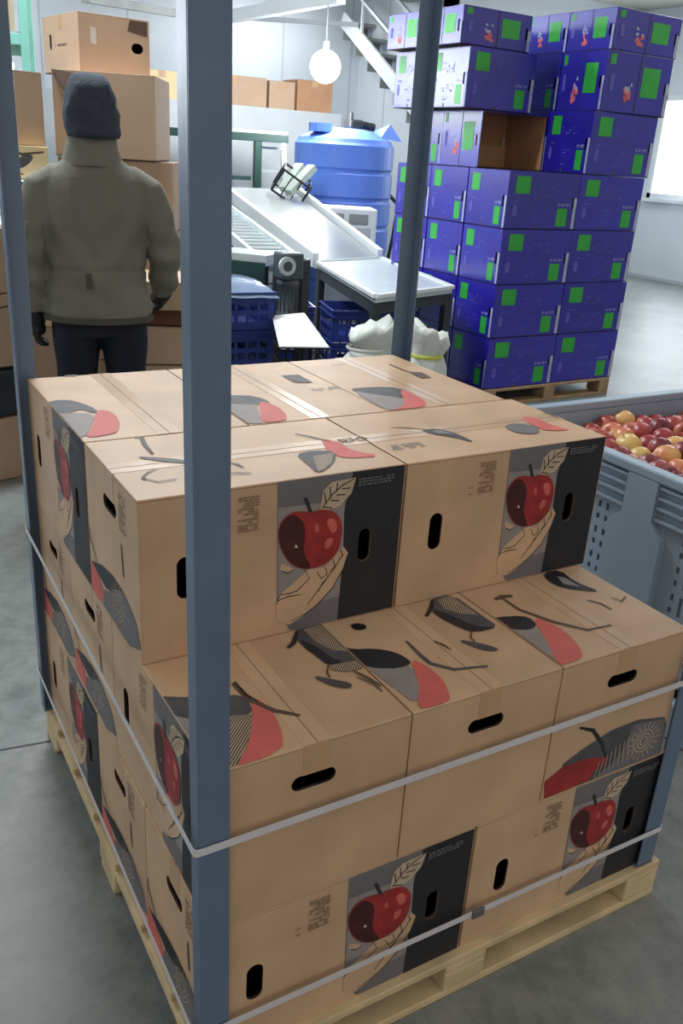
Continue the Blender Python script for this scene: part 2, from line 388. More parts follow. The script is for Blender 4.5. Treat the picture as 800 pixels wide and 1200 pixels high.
# ------------------------------------------------------------------ lamps
for i, (x, y) in enumerate(LAMPS):
    nm = [('over the man and the carton stack', ), ('over the indigo carton stack',), ('added above the cold room roof at the left to light the wall',), ('added above the cold room roof near the globe lamp to light the wall',), ('near the left wall',), ('nearest the right wall and window',), ('near the staircase',), ('between the tank and the indigo stack',)][i][0]
    e = empty('strip_lamp', (x, y, CEIL - 0.02), 0, 'white ceiling strip lamp ' + nm, 'lamp', 'ceiling strip lamps')
    MB().bbox(-0.62, 0.62, -0.07, 0.07, -0.05, 0.02, WHITE, 0.01).build('housing', e)
    for sy in (-1, 1): MB().rod((-0.6, sy * 0.035, -0.07), (0.6, sy * 0.035, -0.07), 0.016, TUBE, 10).build('lamp_tube', e)
g = at_d(381, 78, 9.6)
e = empty('globe_lamp', (g.x, g.y, g.z), 0, 'bright white glowing globe lamp hanging on a cord above the blue tank', 'lamp')
mb = MB(); mb.lathe([(0.15 * math.sin(PI * k / 14) + (0.001 if k in (0, 14) else 0), -0.15 * math.cos(PI * k / 14)) for k in range(15)], GLOW, 24); mb.build('globe', e, smooth=True)
MB().rod((0, 0, 0.14), (0, 0, 0.22), 0.03, WHITE).build('lamp_holder', e)
MB().rod((0, 0, 0.2), (0, 0, CEIL - g.z - .0), 0.006, WHITE, 6).build('cord', e)
l = bpy.data.lights.new('globe_lamp_light', 'POINT'); l.energy = 130; l.shadow_soft_size = 0.16; l.color = (1, 0.98, 0.94)
lo = bpy.data.objects.new('globe_lamp_light', l); COL.objects.link(lo); lo.location = (g.x, g.y, g.z - 0.34)
g2 = at_d(11, 77, 6.6)
e = empty('bulb_lamp', (g2.x, g2.y, g2.z), 0, 'small bright bare bulb at the far left beside the teal rack', 'lamp')
mb = MB(); mb.lathe([(0.03 * math.sin(PI * k / 8) + (0.001 if k in (0, 8) else 0), -0.03 * math.cos(PI * k / 8)) for k in range(9)], GLOW, 14); mb.build('bulb', e, smooth=True)
MB().rod((0, 0, 0.025), (0, 0, 0.07), 0.014, WHITE).build('lamp_holder', e)
MB().rod((0, 0, 0.06), (0, 0, CEIL - g2.z), 0.003, WHITE, 6).build('cord', e)

# ------------------------------------------------------------------ the apple cartons
BW, BL, BH = 0.330, 0.5150, 0.304
TH = 0.005
S260 = lambda pts, ox, oy, k: [(ox + x / k, oy + y / k) for x, y in pts]      # crop coordinates to photo pixels
# Long side design, measured on the upper left carton's front (plane y = .313)
X0, Z0 = 0.002, 0.608 + PH
def NL(pts):
    out = []
    for u, v in S260(pts, 260, 500, 800 / 260): q = at_y(u, v, 0.313); out.append(((q.x - X0) / 0.515, (q.z - Z0) / 0.304))
    return out
def C01(pts, e=0.004): return clip(pts, e, 1 - e, e, 1 - e)
LONG = dict(
 grey=NL([(203, 195), (480, 150), (445, 300), (445, 430), (418, 700), (350, 740), (245, 730), (200, 640)]),
 greyl=NL([(205, 290), (446, 262), (440, 430), (428, 610), (300, 640), (203, 620)]),
 black=NL([(486, 120), (670, 100), (628, 670), (416, 720), (441, 440), (444, 300)]),
 leaf=NL([(355, 295), (368, 225), (400, 195), (487, 178), (470, 235), (430, 280), (390, 297)]),
 apple=smooth_poly(NL([(203, 400), (207, 350), (238, 312), (285, 298), (320, 306), (360, 293), (408, 298), (437, 340), (433, 410), (412, 462), (370, 497), (310, 513), (260, 503), (222, 462)]), 2),
 shade=smooth_poly(NL([(205, 400), (210, 352), (240, 318), (268, 312), (300, 345), (302, 390), (292, 450), (330, 506), (300, 510), (260, 498), (224, 458)]), 2),
 hi=[smooth_poly(NL(p)) for p in ([(375, 330), (410, 325), (420, 370), (395, 385)], [(335, 350), (350, 345), (352, 375), (338, 378)], [(375, 400), (405, 395), (395, 430), (370, 440)])],
 spark=NL([(262, 432), (268, 420), (275, 433)]),
 hand=NL([(200, 700), (197, 640), (215, 600), (262, 560), (315, 512), (375, 503), (402, 470), (440, 428), (458, 452), (440, 510), (402, 580), (345, 640), (290, 685), (245, 712)]),
 thumb=NL([(215, 490), (240, 500), (262, 512), (240, 524), (212, 512)]),
 lines=[NL(p) for p in ([(198, 640), (212, 604), (250, 598), (272, 590), (318, 545), (300, 512)], [(250, 700), (300, 675), (345, 640), (402, 578), (440, 508), (457, 455)], [(440, 455), (410, 505), (380, 545), (340, 600), (310, 640)],
    [(375, 505), (382, 530), (360, 545), (345, 520)], [(402, 472), (410, 500), (392, 520)], [(430, 440), (438, 462), (425, 475)], [(205, 625), (240, 610), (285, 603)], [(222, 520), (240, 526), (262, 512)], [(350, 590), (365, 560), (385, 540)])],
 veins=[NL(p) for p in ([(362, 292), (400, 240), (440, 205), (482, 182)], [(378, 275), (372, 232)], [(395, 255), (392, 212)], [(415, 230), (420, 198)], [(395, 262), (425, 262)], [(415, 242), (448, 240)], [(435, 220), (466, 216)], [(368, 285), (400, 290)])],
 stem=NL([(322, 304), (312, 278), (303, 252)]),
)
def stamp(A, L, H, x=0.33, y=0.72):
    A.text((x + .01) * L, (x + 0.085) * L, y * H, (y + 0.22) * H, 13, STAMPC, 3, .85); A.text((x - 0.035) * L, (x - 0.02) * L, y * H, (y + 0.06) * H, 4, STAMPC, 5, .9)
HOLE_A = (0.155, 0.50, 0.030, 0.078); HOLE_B = (0.845, 0.50, 0.026, 0.066)
def art_long(parent, fr, L, H, holes):
    S = lambda pts: [(x * L, y * H) for x, y in C01(pts)]
    A = Art(fr)
    hb = slot(HOLE_B[0] * L, HOLE_B[1] * H, HOLE_B[2] + .0006, HOLE_B[3] + .0006)
    A.fill(S(LONG['grey']), GREYD); A.fill(S(LONG['greyl']), GREY)
    A.fill(S(LONG['black']), INK, [hb])
    A.fill(S(LONG['hand']), KRAFT); A.fill(S(LONG['thumb']), KRAFT)
    for l in LONG['lines']: A.stroke([(min(max(x, .01), .99) * L, max(0.004, y * H)) for x, y in l], 0.0022, INK)
    A.fill(S(LONG['leaf']), LACE)
    for l in LONG['veins']: A.stroke([(x * L, y * H) for x, y in l], 0.0028, INK)
    A.fill(S(LONG['apple']), REDC); A.fill(S(LONG['shade']), REDD)
    for h in LONG['hi']: A.fill(S(h), REDH)
    A.fill(S(LONG['spark']), WHITEP)
    A.stroke([(x * L, y * H) for x, y in LONG['stem']], 0.006, INK, False)
    stamp(A, L, H)
    A.text(0.80 * L, 0.95 * L, 0.90 * H, 0.955 * H, 3, GREYD, 9, 0.9)
    A.build(parent, 'side_print', split=True)
# End design, measured on the upper left carton's left end (plane x = .002, y .628 -> .313)
def NE(pts):
    out = []
    for u, v in S260(pts, 20, 560, 5): q = at_x(u, v, 0.002); out.append(((0.628 - q.y) / 0.315, (q.z - Z0) / 0.304))
    return out
END = dict(
 red=NE([(400, 478), (440, 480), (470, 550), (512, 680), (505, 730), (420, 650), (398, 620)]),
 dark=NE([(436, 478), (500, 508), (560, 568), (615, 655), (560, 668), (520, 640), (480, 565)]),
 lace=NE([(512, 650), (560, 668), (618, 655), (660, 750), (700, 855), (728, 1010), (600, 960), (500, 760)]),
 edge=NE([(505, 700), (545, 850), (520, 830), (490, 740)]),
 branch=NE([(405, 250), (420, 330), (440, 380), (468, 490)]))
def art_end(parent, fr, L, H, plain=False):
    A = Art(fr); S = lambda pts: [(x * L, y * H) for x, y in C01(pts)]
    A.text(0.67 * L, 0.79 * L, 0.70 * H, 0.93 * H, 11, STAMPC, 12, .85)
    A.stroke([(0.70 * L, 0.62 * H), (0.705 * L, 0.52 * H), (0.72 * L, 0.42 * H)], 0.010, INK2)
    A.fill(S(END['lace']), GREYD); A.fill(S(END['red']), REDF); A.fill(S(END['dark']), INK)
    A.stroke([(min(max(x, .02), .98) * L, y * H) for x, y in END['branch']], 0.005, INK)
    c = (0.60 * L, 0.17 * H)
    for r in (0.012, 0.021, 0.030):
        A.stroke([(c[0] + r * math.cos(t * PI / 8) * (1 + .12 * math.cos(t * 2)), c[1] + r * math.sin(t * PI / 8)) for t in range(17)], 0.0024, LACE, False)
    for k in range(14):
        t = 2 * PI * k / 14; q = [(c[0] + r * math.cos(t), c[1] + r * math.sin(t)) for r in (0.034, 0.046)]
        q = [a for a in q if a[1] > 0.004 and a[0] < 0.9 * L]
        if len(q) == 2: A.stroke(q, 0.0022, LACE, False)
    A.build(parent, 'end_print', split=True)
def art_end2(parent, fr, L, H):                 # mirrored arc of the lower right carton, measured on plane y = 0
    x0 = 0.680; w0 = 0.338
    def N(pts):
        o = []
        for u, v in S260(pts, 520, 820, 800 / 280): q = at_y(u, v, 0.0); o.append(((q.x - x0) / w0 * L, (q.z - 0.304 - PH) / 0.304 * H))
        return clip(o, 0.003, L - 0.003, 0.003, H - 0.003)
    A = Art(fr)
    A.fill(N([(395, 218), (430, 190), (470, 160), (560, 102), (650, 65), (742, 55), (748, 90), (718, 190), (500, 275), (440, 290), (420, 240)]), INK2)
    A.fill(N([(335, 275), (400, 222), (480, 195), (545, 190), (540, 212), (500, 240), (480, 270), (430, 292), (335, 336)]), REDC)
    A.fill(N([(640, 80), (742, 60), (735, 190), (560, 250), (500, 262), (560, 215), (600, 165)]), GREYD)
    A.stroke(N([(455, 92), (500, 100), (530, 145), (542, 190)]), 0.009, INK)
    c = N([(670, 135)])[0]
    for r in (0.010, 0.018, 0.027): A.stroke([(c[0] + r * math.cos(t * PI / 9), c[1] + r * math.sin(t * PI / 9)) for t in range(19)], 0.0026, LACE, False)
    for k in range(18):
        t = 2 * PI * k / 18; A.stroke([(c[0] + r * math.cos(t), c[1] + r * math.sin(t)) for r in (0.031, 0.046)], 0.0022, LACE, False)
    for k in range(9):
        A.stroke(N([(500 + 16 * k, 262 - 9 * k), (520 + 14 * k, 205 - 12 * k)]), 0.002, LACE)
    A.build(parent, 'end_print', split=True)

GROUP = 'brown apple cartons stacked on the near pallet'
def carton(label, x, y, z, axis, L=BL, Wd=BW, H=BH, front=None, left=None, tape=True, jit=0.0, top_hole=False):
    """axis 'x': long side faces the viewer; 'y': end faces the viewer. Local box 0..a, 0..b, 0..H."""
    e = empty('apple_carton', (x, y, z), jit, label, 'box', GROUP)
    a, b = (L, Wd) if axis == 'x' else (Wd, L)
    a -= 0.0032; b -= 0.0032; H -= 0.0016
    frs = dict(front=(Frame((0, 0, 0), (1, 0, 0), (0, 0, 1), (0, -1, 0)), a), left=(Frame((0, b, 0), (0, -1, 0), (0, 0, 1), (-1, 0, 0)), b),
               right=(Frame((a, 0, 0), (0, 1, 0), (0, 0, 1), (1, 0, 0)), b), back=(Frame((a, b, 0), (-1, 0, 0), (0, 0, 1), (0, 1, 0)), a))
    mb = MB()
    for nm, (f, w_) in frs.items():
        islong = (nm in ('front', 'back')) == (axis == 'x')
        if islong: hs = [slot(HOLE_A[0] * w_, HOLE_A[1] * H, HOLE_A[2], HOLE_A[3]), slot(HOLE_B[0] * w_, HOLE_B[1] * H, HOLE_B[2], HOLE_B[3])]
        else: hs = [slot(w_ * 0.49, H * 0.775, 0.078, 0.027)]
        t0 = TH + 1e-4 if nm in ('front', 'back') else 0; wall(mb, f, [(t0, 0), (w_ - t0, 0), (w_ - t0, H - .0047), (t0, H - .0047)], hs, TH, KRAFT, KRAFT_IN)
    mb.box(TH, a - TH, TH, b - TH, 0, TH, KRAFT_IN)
    mb.build('body', e)
    # two top flaps meeting along the long centre line
    g = 0.0012
    for sgn in (0, 1):
        m = MB(); rnd = random.Random(hash((round(x, 2), round(y, 2), round(z, 2), sgn)) & 0xffff)
        if axis == 'x': r_ = (0.0, a, 0.0 + sgn * (b / 2 + g), b / 2 - g + sgn * (b / 2 + g))
        else: r_ = (0.0 + sgn * (a / 2 + g), a / 2 - g + sgn * (a / 2 + g), 0.0, b)
        m.bbox(r_[0], r_[1], r_[2], r_[3], H - 0.0045, H, KRAFT, 0.0016); m.build('flap', e)
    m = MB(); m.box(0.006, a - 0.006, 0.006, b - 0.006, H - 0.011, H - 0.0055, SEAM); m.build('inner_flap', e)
    if tape:
        tp = MB()
        if axis == 'x':
            tp.box(0, a, b / 2 - 0.024, b / 2 + 0.024, H, H + 0.0006, TAPE)
            for s0, s1 in ((-0.0006, 0), (a, a + 0.0006)): tp.box(s0, s1, b / 2 - 0.024, b / 2 + 0.024, H - 0.055, H + 0.0006, TAPE_B)
        else:
            tp.box(a / 2 - 0.024, a / 2 + 0.024, 0, b, H, H + 0.0006, TAPE)
            for s0, s1 in ((-0.0006, 0), (b, b + 0.0006)): tp.box(a / 2 - 0.024, a / 2 + 0.024, s0, s1, H - 0.055, H + 0.0006, TAPE_B)
        tp.build('tape', e, 'clear packing tape')
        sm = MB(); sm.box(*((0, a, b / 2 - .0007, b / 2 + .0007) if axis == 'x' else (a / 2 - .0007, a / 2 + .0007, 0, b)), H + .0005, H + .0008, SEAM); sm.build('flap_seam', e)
    for side, kind in (('front', front), ('left', left)):
        f, w_ = frs[side]
        if kind == 'long': art_long(e, f, w_, H, None)
        elif kind == 'arc': art_end(e, f, w_, H)
        elif kind == 'arc2': art_end2(e, f, w_, H)
    for side in ('right', 'back'):
        f, w_ = frs[side]
        if (side == 'back') == (axis == 'x'): art_long(e, f, w_, H, None)
        else: art_end(e, f, w_, H)
    e['top'] = H
    return e
C = {}
z1, z2, z3 = PH, PH + 0.304, PH + 0.608
ly = 0.318
# bottom layer: two rows of long boxes, then a row of boxes endwise
C['b_fl'] = carton('bottom layer front carton with printed apple, left of the pair above the pallet edge', 0.0, 0.0, z1, 'x', 0.527, ly, front='long', left='arc')
C['b_fr'] = carton('bottom layer front carton with printed apple, at the front right corner post', 0.529, 0.0, z1, 'x', 0.515, ly, front='long')
C['b_ml'] = carton('bottom layer carton on the left side, second from the near corner', 0.0, ly, z1, 'x', 0.527, ly, left='arc')
C['b_mr'] = carton('bottom layer carton in the middle of the right side', 0.529, ly, z1, 'x', 0.515, ly)
for i, nm in enumerate(('at the rear left corner, printed apple on its left side', 'in the middle of the rear row', 'at the rear right corner')):
    C['b_r%d' % i] = carton('bottom layer carton ' + nm, 0.347 * i, 2 * ly, z1, 'y', 0.5, 0.345, left='long' if i == 0 else None)
# middle layer: ends to the viewer, then two rows of long boxes
for i, (xx, ww, nm) in enumerate(((0.003, 0.349, 'middle layer carton behind the near post, red printed corner on its lid'), (0.352, 0.328, 'middle layer front carton in the centre, end hole above the strap'), (0.680, 0.338, 'middle layer front right carton with black lace arc on its end'))):
    C['m_f%d' % i] = carton(nm, xx, 0, z2, 'y', 0.5, ww, front='arc2' if i == 2 else None, left='long' if i == 0 else None, tape=True)
for j in range(2):
    C['m_l%d' % j] = carton('middle layer carton on the left side, ' + ('just behind the near corner carton' if j == 0 else 'at the rear left corner'), 0.003, 0.5 + j * ly, z2, 'x', 0.505, ly, left='arc')
    C['m_r%d' % j] = carton('middle layer carton on the right side, ' + ('inner row' if j == 0 else 'rear row'), 0.51, 0.5 + j * ly, z2, 'x', 0.505, ly)
# top layer: front row of the first layer pattern is missing
C['t_l'] = carton('top layer front left carton, printed apple beside the near post', 0.002, 0.313, z3, 'x', 0.515, 0.315, front='long', left='arc')
C['t_r'] = carton('top layer front right carton with printed apple and black end', 0.519, 0.313, z3, 'x', 0.515, 0.315, front='long')
for i, (xx, ww, nm) in enumerate(((0.002, 0.338, 'top layer rear carton at the left edge, apple printed on its left side'), (0.340, 0.337, 'top layer rear carton in the middle'), (0.677, 0.338, 'top layer rear carton by the rear right post'))):
    C['t_b%d' % i] = carton(nm, xx, 0.629, z3, 'y', 0.502, ww, left='long' if i == 0 else None)

# printed lids, traced on each lid's plane
def lid(key, items, hz):
    e = C[key]; o = e.location; me = [c for c in e.children if c.name.startswith('body')][0].data
    xs = [v.co.x for v in me.vertices]; ys = [v.co.y for v in me.vertices]; H = e['top']
    A = Art(Frame((0, 0, H), (1, 0, 0), (0, 1, 0), (0, 0, 1)), 0.0011)
    x1_, y1_ = max(xs), max(ys)
    for kind, m, (ox, oy, k), pts, *w_ in items:
        q = []
        for u, v in S260(pts, ox, oy, k): p_ = at_z(u, v, hz + H); q.append((p_.x - o.x, p_.y - o.y))
        if kind == 'f': 
            q = clip(smooth_poly(q, 1) if len(q) > 4 else q, -9, 9, -9, 9); q = clip(q, 0.001, x1_ - 0.001, 0.001, y1_ - 0.001)
            if len(q) > 2: A.fill(q, m)
        elif kind == 'h':                        # fine hatching over a region
            q = clip(q, 0.001, x1_ - 0.001, 0.001, y1_ - 0.001); A.fill(q, LACE)
            xa, xb = min(a for a, _ in q), max(a for a, _ in q); ya, yb = min(b for _, b in q), max(b for _, b in q)
            n = max(4, int((xb - xa + yb - ya) / 0.0058))
            for i in range(n):
                c0 = xa - (yb - ya) + (i + .5) * (xb - xa + yb - ya) / n
                # clip the thin diagonal band against the region
                band = [(c0, ya), (c0 + 0.0026, ya), (c0 + 0.0026 + (yb - ya), yb), (c0 + (yb - ya), yb)]
                r = band
                nn = len(q); area_ = sum(q[j][0] * q[(j + 1) % nn][1] - q[(j + 1) % nn][0] * q[j][1] for j in range(nn))
                for j in range(nn):
                    a0, b0 = q[j], q[(j + 1) % nn]; out = []
                    side = lambda P: ((b0[0] - a0[0]) * (P[1] - a0[1]) - (b0[1] - a0[1]) * (P[0] - a0[0])) * (1 if area_ > 0 else -1)
                    for t in range(len(r)):
                        P, Q = r[t], r[(t + 1) % len(r)]; sp, sq = side(P), side(Q)
                        if sp >= 0: out.append(P)
                        if (sp >= 0) != (sq >= 0): k_ = sp / (sp - sq); out.append((P[0] + (Q[0] - P[0]) * k_, P[1] + (Q[1] - P[1]) * k_))
                    r = out
                    if len(r) < 3: break
                if len(r) >= 3: A.mb.add([A.fr.p(a_, b_, A.h) for a_, b_ in r], [tuple(range(len(r)))], m)
            A.h += 0.00012
        elif kind == 's':
            q = [(min(max(a_, 0.002), x1_ - 0.002), min(max(b_, 0.002), y1_ - 0.002)) for a_, b_ in q]; A.stroke(q, w_[0], m)
        elif kind == 't':
            (xa, ya), (xb, yb) = q[0], q[1]; A.text(min(xa, xb), max(xa, xb), min(ya, yb), max(ya, yb), w_[0], m, len(pts) + int(ox))
    A.build(e, 'lid_print', split=True)
c4 = (250, 700, 800 / 280); c5 = (480, 650, 2.5); ab = (0, 0, 1); cL = (20, 400, 800 / 220); c1 = (260, 400, 800 / 360); c3 = (460, 480, 800 / 270)
lid('m_f0', [('f', INK2, ab, [(177, 816), (226, 818), (272, 814), (289, 818), (298, 838), (262, 842), (226, 844), (206, 840), (190, 832)]),
             ('f', GREY, ab, [(178, 820), (192, 834), (206, 840), (226, 844), (262, 842), (274, 842), (270, 880), (250, 900), (236, 915), (225, 900)]),
             ('f', REDF, c4, [(128, 338), (165, 350), (205, 395), (232, 460), (230, 512), (70, 580), (112, 510), (132, 430)]),
             ('h', INK, c4, [(62, 398), (129, 395), (118, 480), (80, 560), (55, 570), (45, 440)]),
             ('s', BROWN, c4, [(64, 290), (120, 345), (200, 380), (290, 398)], 0.010),
             ('s', INK, c4, [(70, 285), (110, 330), (150, 352)], 0.006),
             ('f', INK2, c4, [(275, 100), (365, 85), (420, 140), (470, 185), (490, 215), (440, 225), (390, 225), (350, 190), (300, 165), (275, 140)]),
             ('h', INK, c4, [(300, 110), (365, 92), (420, 140), (460, 183), (400, 180), (340, 150)]),
             ('f', INK, c4, [(285, 140), (350, 170), (385, 200), (440, 222), (385, 232), (345, 200), (300, 168)]),
             ('s', INK, c4, [(250, 172), (268, 155), (280, 118)], 0.010),
             ('h', INK, c4, [(390, 230), (480, 215), (500, 240), (450, 252), (395, 246)]),
             ('s', BROWN, c4, [(385, 230), (380, 255), (390, 272)], 0.004),
             ('f', INK2, c4, [(328, 264), (400, 278), (460, 290), (465, 305), (430, 308), (370, 290)]),
             ('s', BROWN, c4, [(470, 250), (520, 275), (560, 300)], 0.006), ('s', BROWN, c4, [(480, 270), (530, 290), (565, 318)], 0.004)], z2)
lid('m_f1', [('f', INK, c4, [(430, 165), (470, 176), (540, 172), (610, 185), (655, 210), (662, 225), (620, 240), (540, 240), (500, 230)]),
             ('f', GREY, c4, [(500, 228), (540, 240), (620, 240), (660, 226), (690, 290), (683, 365), (600, 300)]),
             ('f', REDF, c4, [(655, 203), (720, 235), (770, 280), (792, 330), (787, 352), (695, 378), (682, 355), (690, 290)]),
             ('f', BLACKP, c4, [(457, 95), (475, 88), (505, 92), (514, 102), (500, 112), (470, 110)]),
             ('s', INK2, c5, [(-10, 255), (30, 295), (60, 320), (130, 338), (228, 328)], 0.009),
             ('f', INK2, c5, [(55, 130), (120, 115), (215, 183), (262, 214), (200, 226), (150, 215), (80, 180)]),
             ('h', INK, c5, [(80, 135), (120, 122), (200, 178), (150, 175), (100, 160)]),
             ('f', INK, c5, [(60, 160), (120, 178), (190, 212), (255, 215), (190, 230), (150, 218), (80, 182)]),
             ('s', INK, c5, [(48, 182), (62, 160), (66, 135)], 0.010),
             ('s', BROWN, c5, [(180, 228), (178, 245), (190, 256)], 0.004),
             ('f', INK2, c5, [(135, 250), (200, 260), (258, 276), (258, 284), (225, 284), (185, 272)]),
             ('s', BROWN, c5, [(70, 255), (95, 265), (120, 280)], 0.005)], z2)
lid('m_f2', [('f', INK, c5, [(205, 190), (300, 180), (350, 183), (375, 210), (340, 225), (260, 215)]),
             ('f', GREY, c5, [(255, 212), (340, 225), (375, 212), (408, 260), (435, 325), (330, 255)]),
             ('f', REDF, c5, [(355, 181), (420, 203), (480, 248), (507, 290), (502, 306), (440, 328), (428, 312), (402, 255)]),
             ('s', BROWN, c5, [(250, 132), (270, 124), (300, 122)], 0.014),
             ('s', BROWN, c5, [(270, 128), (320, 162), (420, 198), (520, 222), (590, 208)], 0.009),
             ('f', INK, c5, [(388, 55), (440, 45), (480, 80), (560, 110), (520, 108), (450, 100), (405, 80)]),
             ('f', GREY, c5, [(430, 65), (455, 70), (500, 96), (450, 88)]),
             ('s', INK2, c5, [(520, 135), (560, 145), (590, 162)], 0.006),
             ('s', BROWN, c5, [(590, 128), (620, 138), (632, 125)], 0.005),
             ('t', REDF, c5, [(620, 225), (735, 190)], 2)], z2)
lid('t_b0', [('f', INK2, cL, [(125, 262), (180, 250), (250, 255), (345, 293), (335, 311), (270, 290), (230, 305), (190, 312), (150, 300)]),
             ('f', GREY, cL, [(150, 300), (190, 312), (230, 305), (335, 311), (312, 370), (285, 415), (240, 400)]),
             ('f', REDF, cL, [(345, 292), (400, 300), (437, 335), (432, 380), (415, 396), (285, 416), (320, 370), (330, 320)]),
             ('s', INK2, cL, [(180, 130), (215, 127), (240, 132)], 0.012)], z3)
lid('t_b1', [('f', INK2, c1, [(-40, 145), (60, 140), (110, 150), (130, 165), (90, 166), (-40, 162)]),
             ('f', GREY, c1, [(-40, 162), (90, 166), (105, 215), (-40, 214)]),
             ('f', REDF, c1, [(95, 155), (140, 168), (168, 190), (168, 208), (100, 214), (100, 185)]),
             ('f', INK2, cL, [(500, 150), (540, 175), (600, 170), (645, 195), (690, 235), (640, 210), (580, 206), (540, 190)]),
             ('f', GREY, cL, [(560, 175), (600, 172), (640, 192), (600, 200)]),
             ('s', BROWN, cL, [(590, 225), (610, 240)], 0.006),
             ('f', INK2, c1, [(155, 90), (200, 88), (236, 108), (190, 108)]),
             ('t', GREY, c1, [(240, 130), (300, 118)], 2),
             ('t', BROWN, c1, [(290, 65), (320, 60)], 2)], z3)
lid('t_b2', [('f', INK2, c1, [(320, 125), (400, 119), (460, 121), (500, 140), (480, 150), (400, 140)]),
             ('f', GREY, c1, [(335, 128), (400, 140), (480, 150), (475, 176), (432, 184)]),
             ('f', REDF, c1, [(460, 122), (510, 145), (532, 160), (528, 172), (436, 184), (480, 165)]),
             ('f', BROWN, c1, [(485, 80), (520, 82), (545, 95), (520, 98)]),
             ('s', BROWN, c1, [(435, 60), (470, 75), (500, 85)], 0.006)], z3)
lid('t_l', [('f', REDF, c1, [(255, 252), (310, 265), (332, 284), (420, 300), (330, 305), (300, 300), (270, 280)]),
            ('f', INK2, c1, [(190, 295), (240, 285), (298, 288), (292, 320), (250, 347), (222, 320)]),
            ('h', INK, c1, [(235, 300), (290, 292), (286, 318), (252, 343)]),
            ('s', BROWN, c1, [(190, 242), (230, 250), (280, 262)], 0.006),
            ('t', BROWN, c1, [(315, 268), (370, 248)], 3),
            ('f', GREYD, cL, [(500, 492), (600, 498), (700, 506), (740, 520), (690, 522), (560, 508)]),
            ('s', INK2, cL, [(490, 402), (530, 412), (545, 445), (578, 482)], 0.009),
            ('s', INK2, cL, [(530, 585), (600, 602), (680, 590)], 0.004), ('s', INK2, cL, [(530, 585), (560, 560), (600, 545)], 0.003),
            ('f', INK2, cL, [(528, 582), (542, 578), (552, 590), (538, 594)]),
            ('s', BROWN, c1, [(20, 318), (40, 322), (55, 330)], 0.006), ('s', BROWN, c1, [(22, 345), (50, 345), (75, 345)], 0.005)], z3)
lid('t_r', [('f', INK2, c1, [(515, 231), (560, 228), (610, 240), (665, 267), (600, 250), (540, 242)]),
            ('f', GREY, c1, [(545, 233), (570, 233), (605, 243), (560, 240)]),
            ('s', BROWN, c1, [(440, 225), (480, 226), (530, 231)], 0.005),
            ('t', GREY, c1, [(448, 285), (510, 262)], 3),
            ('f', REDF, c3, [(440, 25), (500, 30), (560, 60), (625, 72), (540, 76), (490, 60)]),
            ('f', GREYD, c3, [(385, 58), (430, 48), (505, 62), (508, 85), (450, 86), (410, 76)]),
            ('s', BROWN, c3, [(520, 10), (550, 20), (575, 32)], 0.004)], z3)

# ------------------------------------------------------------------ pallets
def pallet(name, label, x, y, rz, LX, LY, h, wood, group):
    e = empty(name, (x, y, 0), rz, label, 'pallet', group)
    bt = 0.018; n = 7; bw = (LY - 0.0) / n * 0.82
    for i in range(n):
        yy = i * (LY - bw) / (n - 1); m = MB().bbox(0, LX, yy, yy + bw, h - bt, h - 0.0005, wood, 0.003); m.build('deck_board', e)
    for i in range(3):
        xx = i * (LX - 0.1) / 2; m = MB().bbox(xx, xx + 0.1, 0, LY, h - 2 * bt, h - bt, wood, 0.003); m.build('cross_board', e)
        for j in range(3):
            yy = j * (LY - 0.12) / 2; MB().bbox(xx, xx + 0.1, yy, yy + 0.12, bt, h - 2 * bt, wood, 0.004).build('block', e)
    for j in range(3):
        yy = j * (LY - 0.1) / 2; MB().bbox(0, LX, yy, yy + 0.1, 0, bt, wood, 0.003).build('bottom_board', e)
    return e
pallet('wooden_pallet', 'pale new wooden pallet under the brown apple cartons', -0.012, -0.018, 0, 1.095, 1.18, PH, WOOD, 'wooden pallets')

# ------------------------------------------------------------------ corner posts and straps
def post(x, y, sx, sy, label, top, z0=PH, lean=0.0):
    e = empty('corner_post', (x, y, z0), 0, label, 'post', 'grey steel angle posts at the pallet corners'); e.rotation_euler = (0, lean, 0)
    T = 0.004; w_ = 0.048; wy = 0.036; h = top - z0
    MB().bbox(min(0, sx * w_), max(0, sx * w_), min(0, sy * T), max(0, sy * T), 0, h, STEEL, 0.0015).build('flange', e)
    MB().bbox(min(0, sx * T), max(0, sx * T), min(sy * T, sy * wy), max(sy * T, sy * wy), 0, h, STEEL, 0.0015).build('flange', e)
    MB().bbox(min(0, sx * w_) , max(0, sx * w_), min(0, sy * wy), max(0, sy * wy), 0.0, 0.005, STEEL, 0.001).build('foot_plate', e)
    return e
post(-0.016, -0.012, 1, 1, 'tall grey steel angle post at the near left corner, crossing the picture', 2.35, lean=-0.009)
post(1.062, -0.012, -1, 1, 'grey steel angle post at the front right pallet corner, by the blue grey bin', 2.35)
post(-0.022, 1.155, 1, -1, 'grey steel angle post at the rear left corner, beside the man', 2.35)
post(1.074, 1.16, -1, -1, 'grey steel angle post at the rear right corner, before the indigo cartons', 2.35)
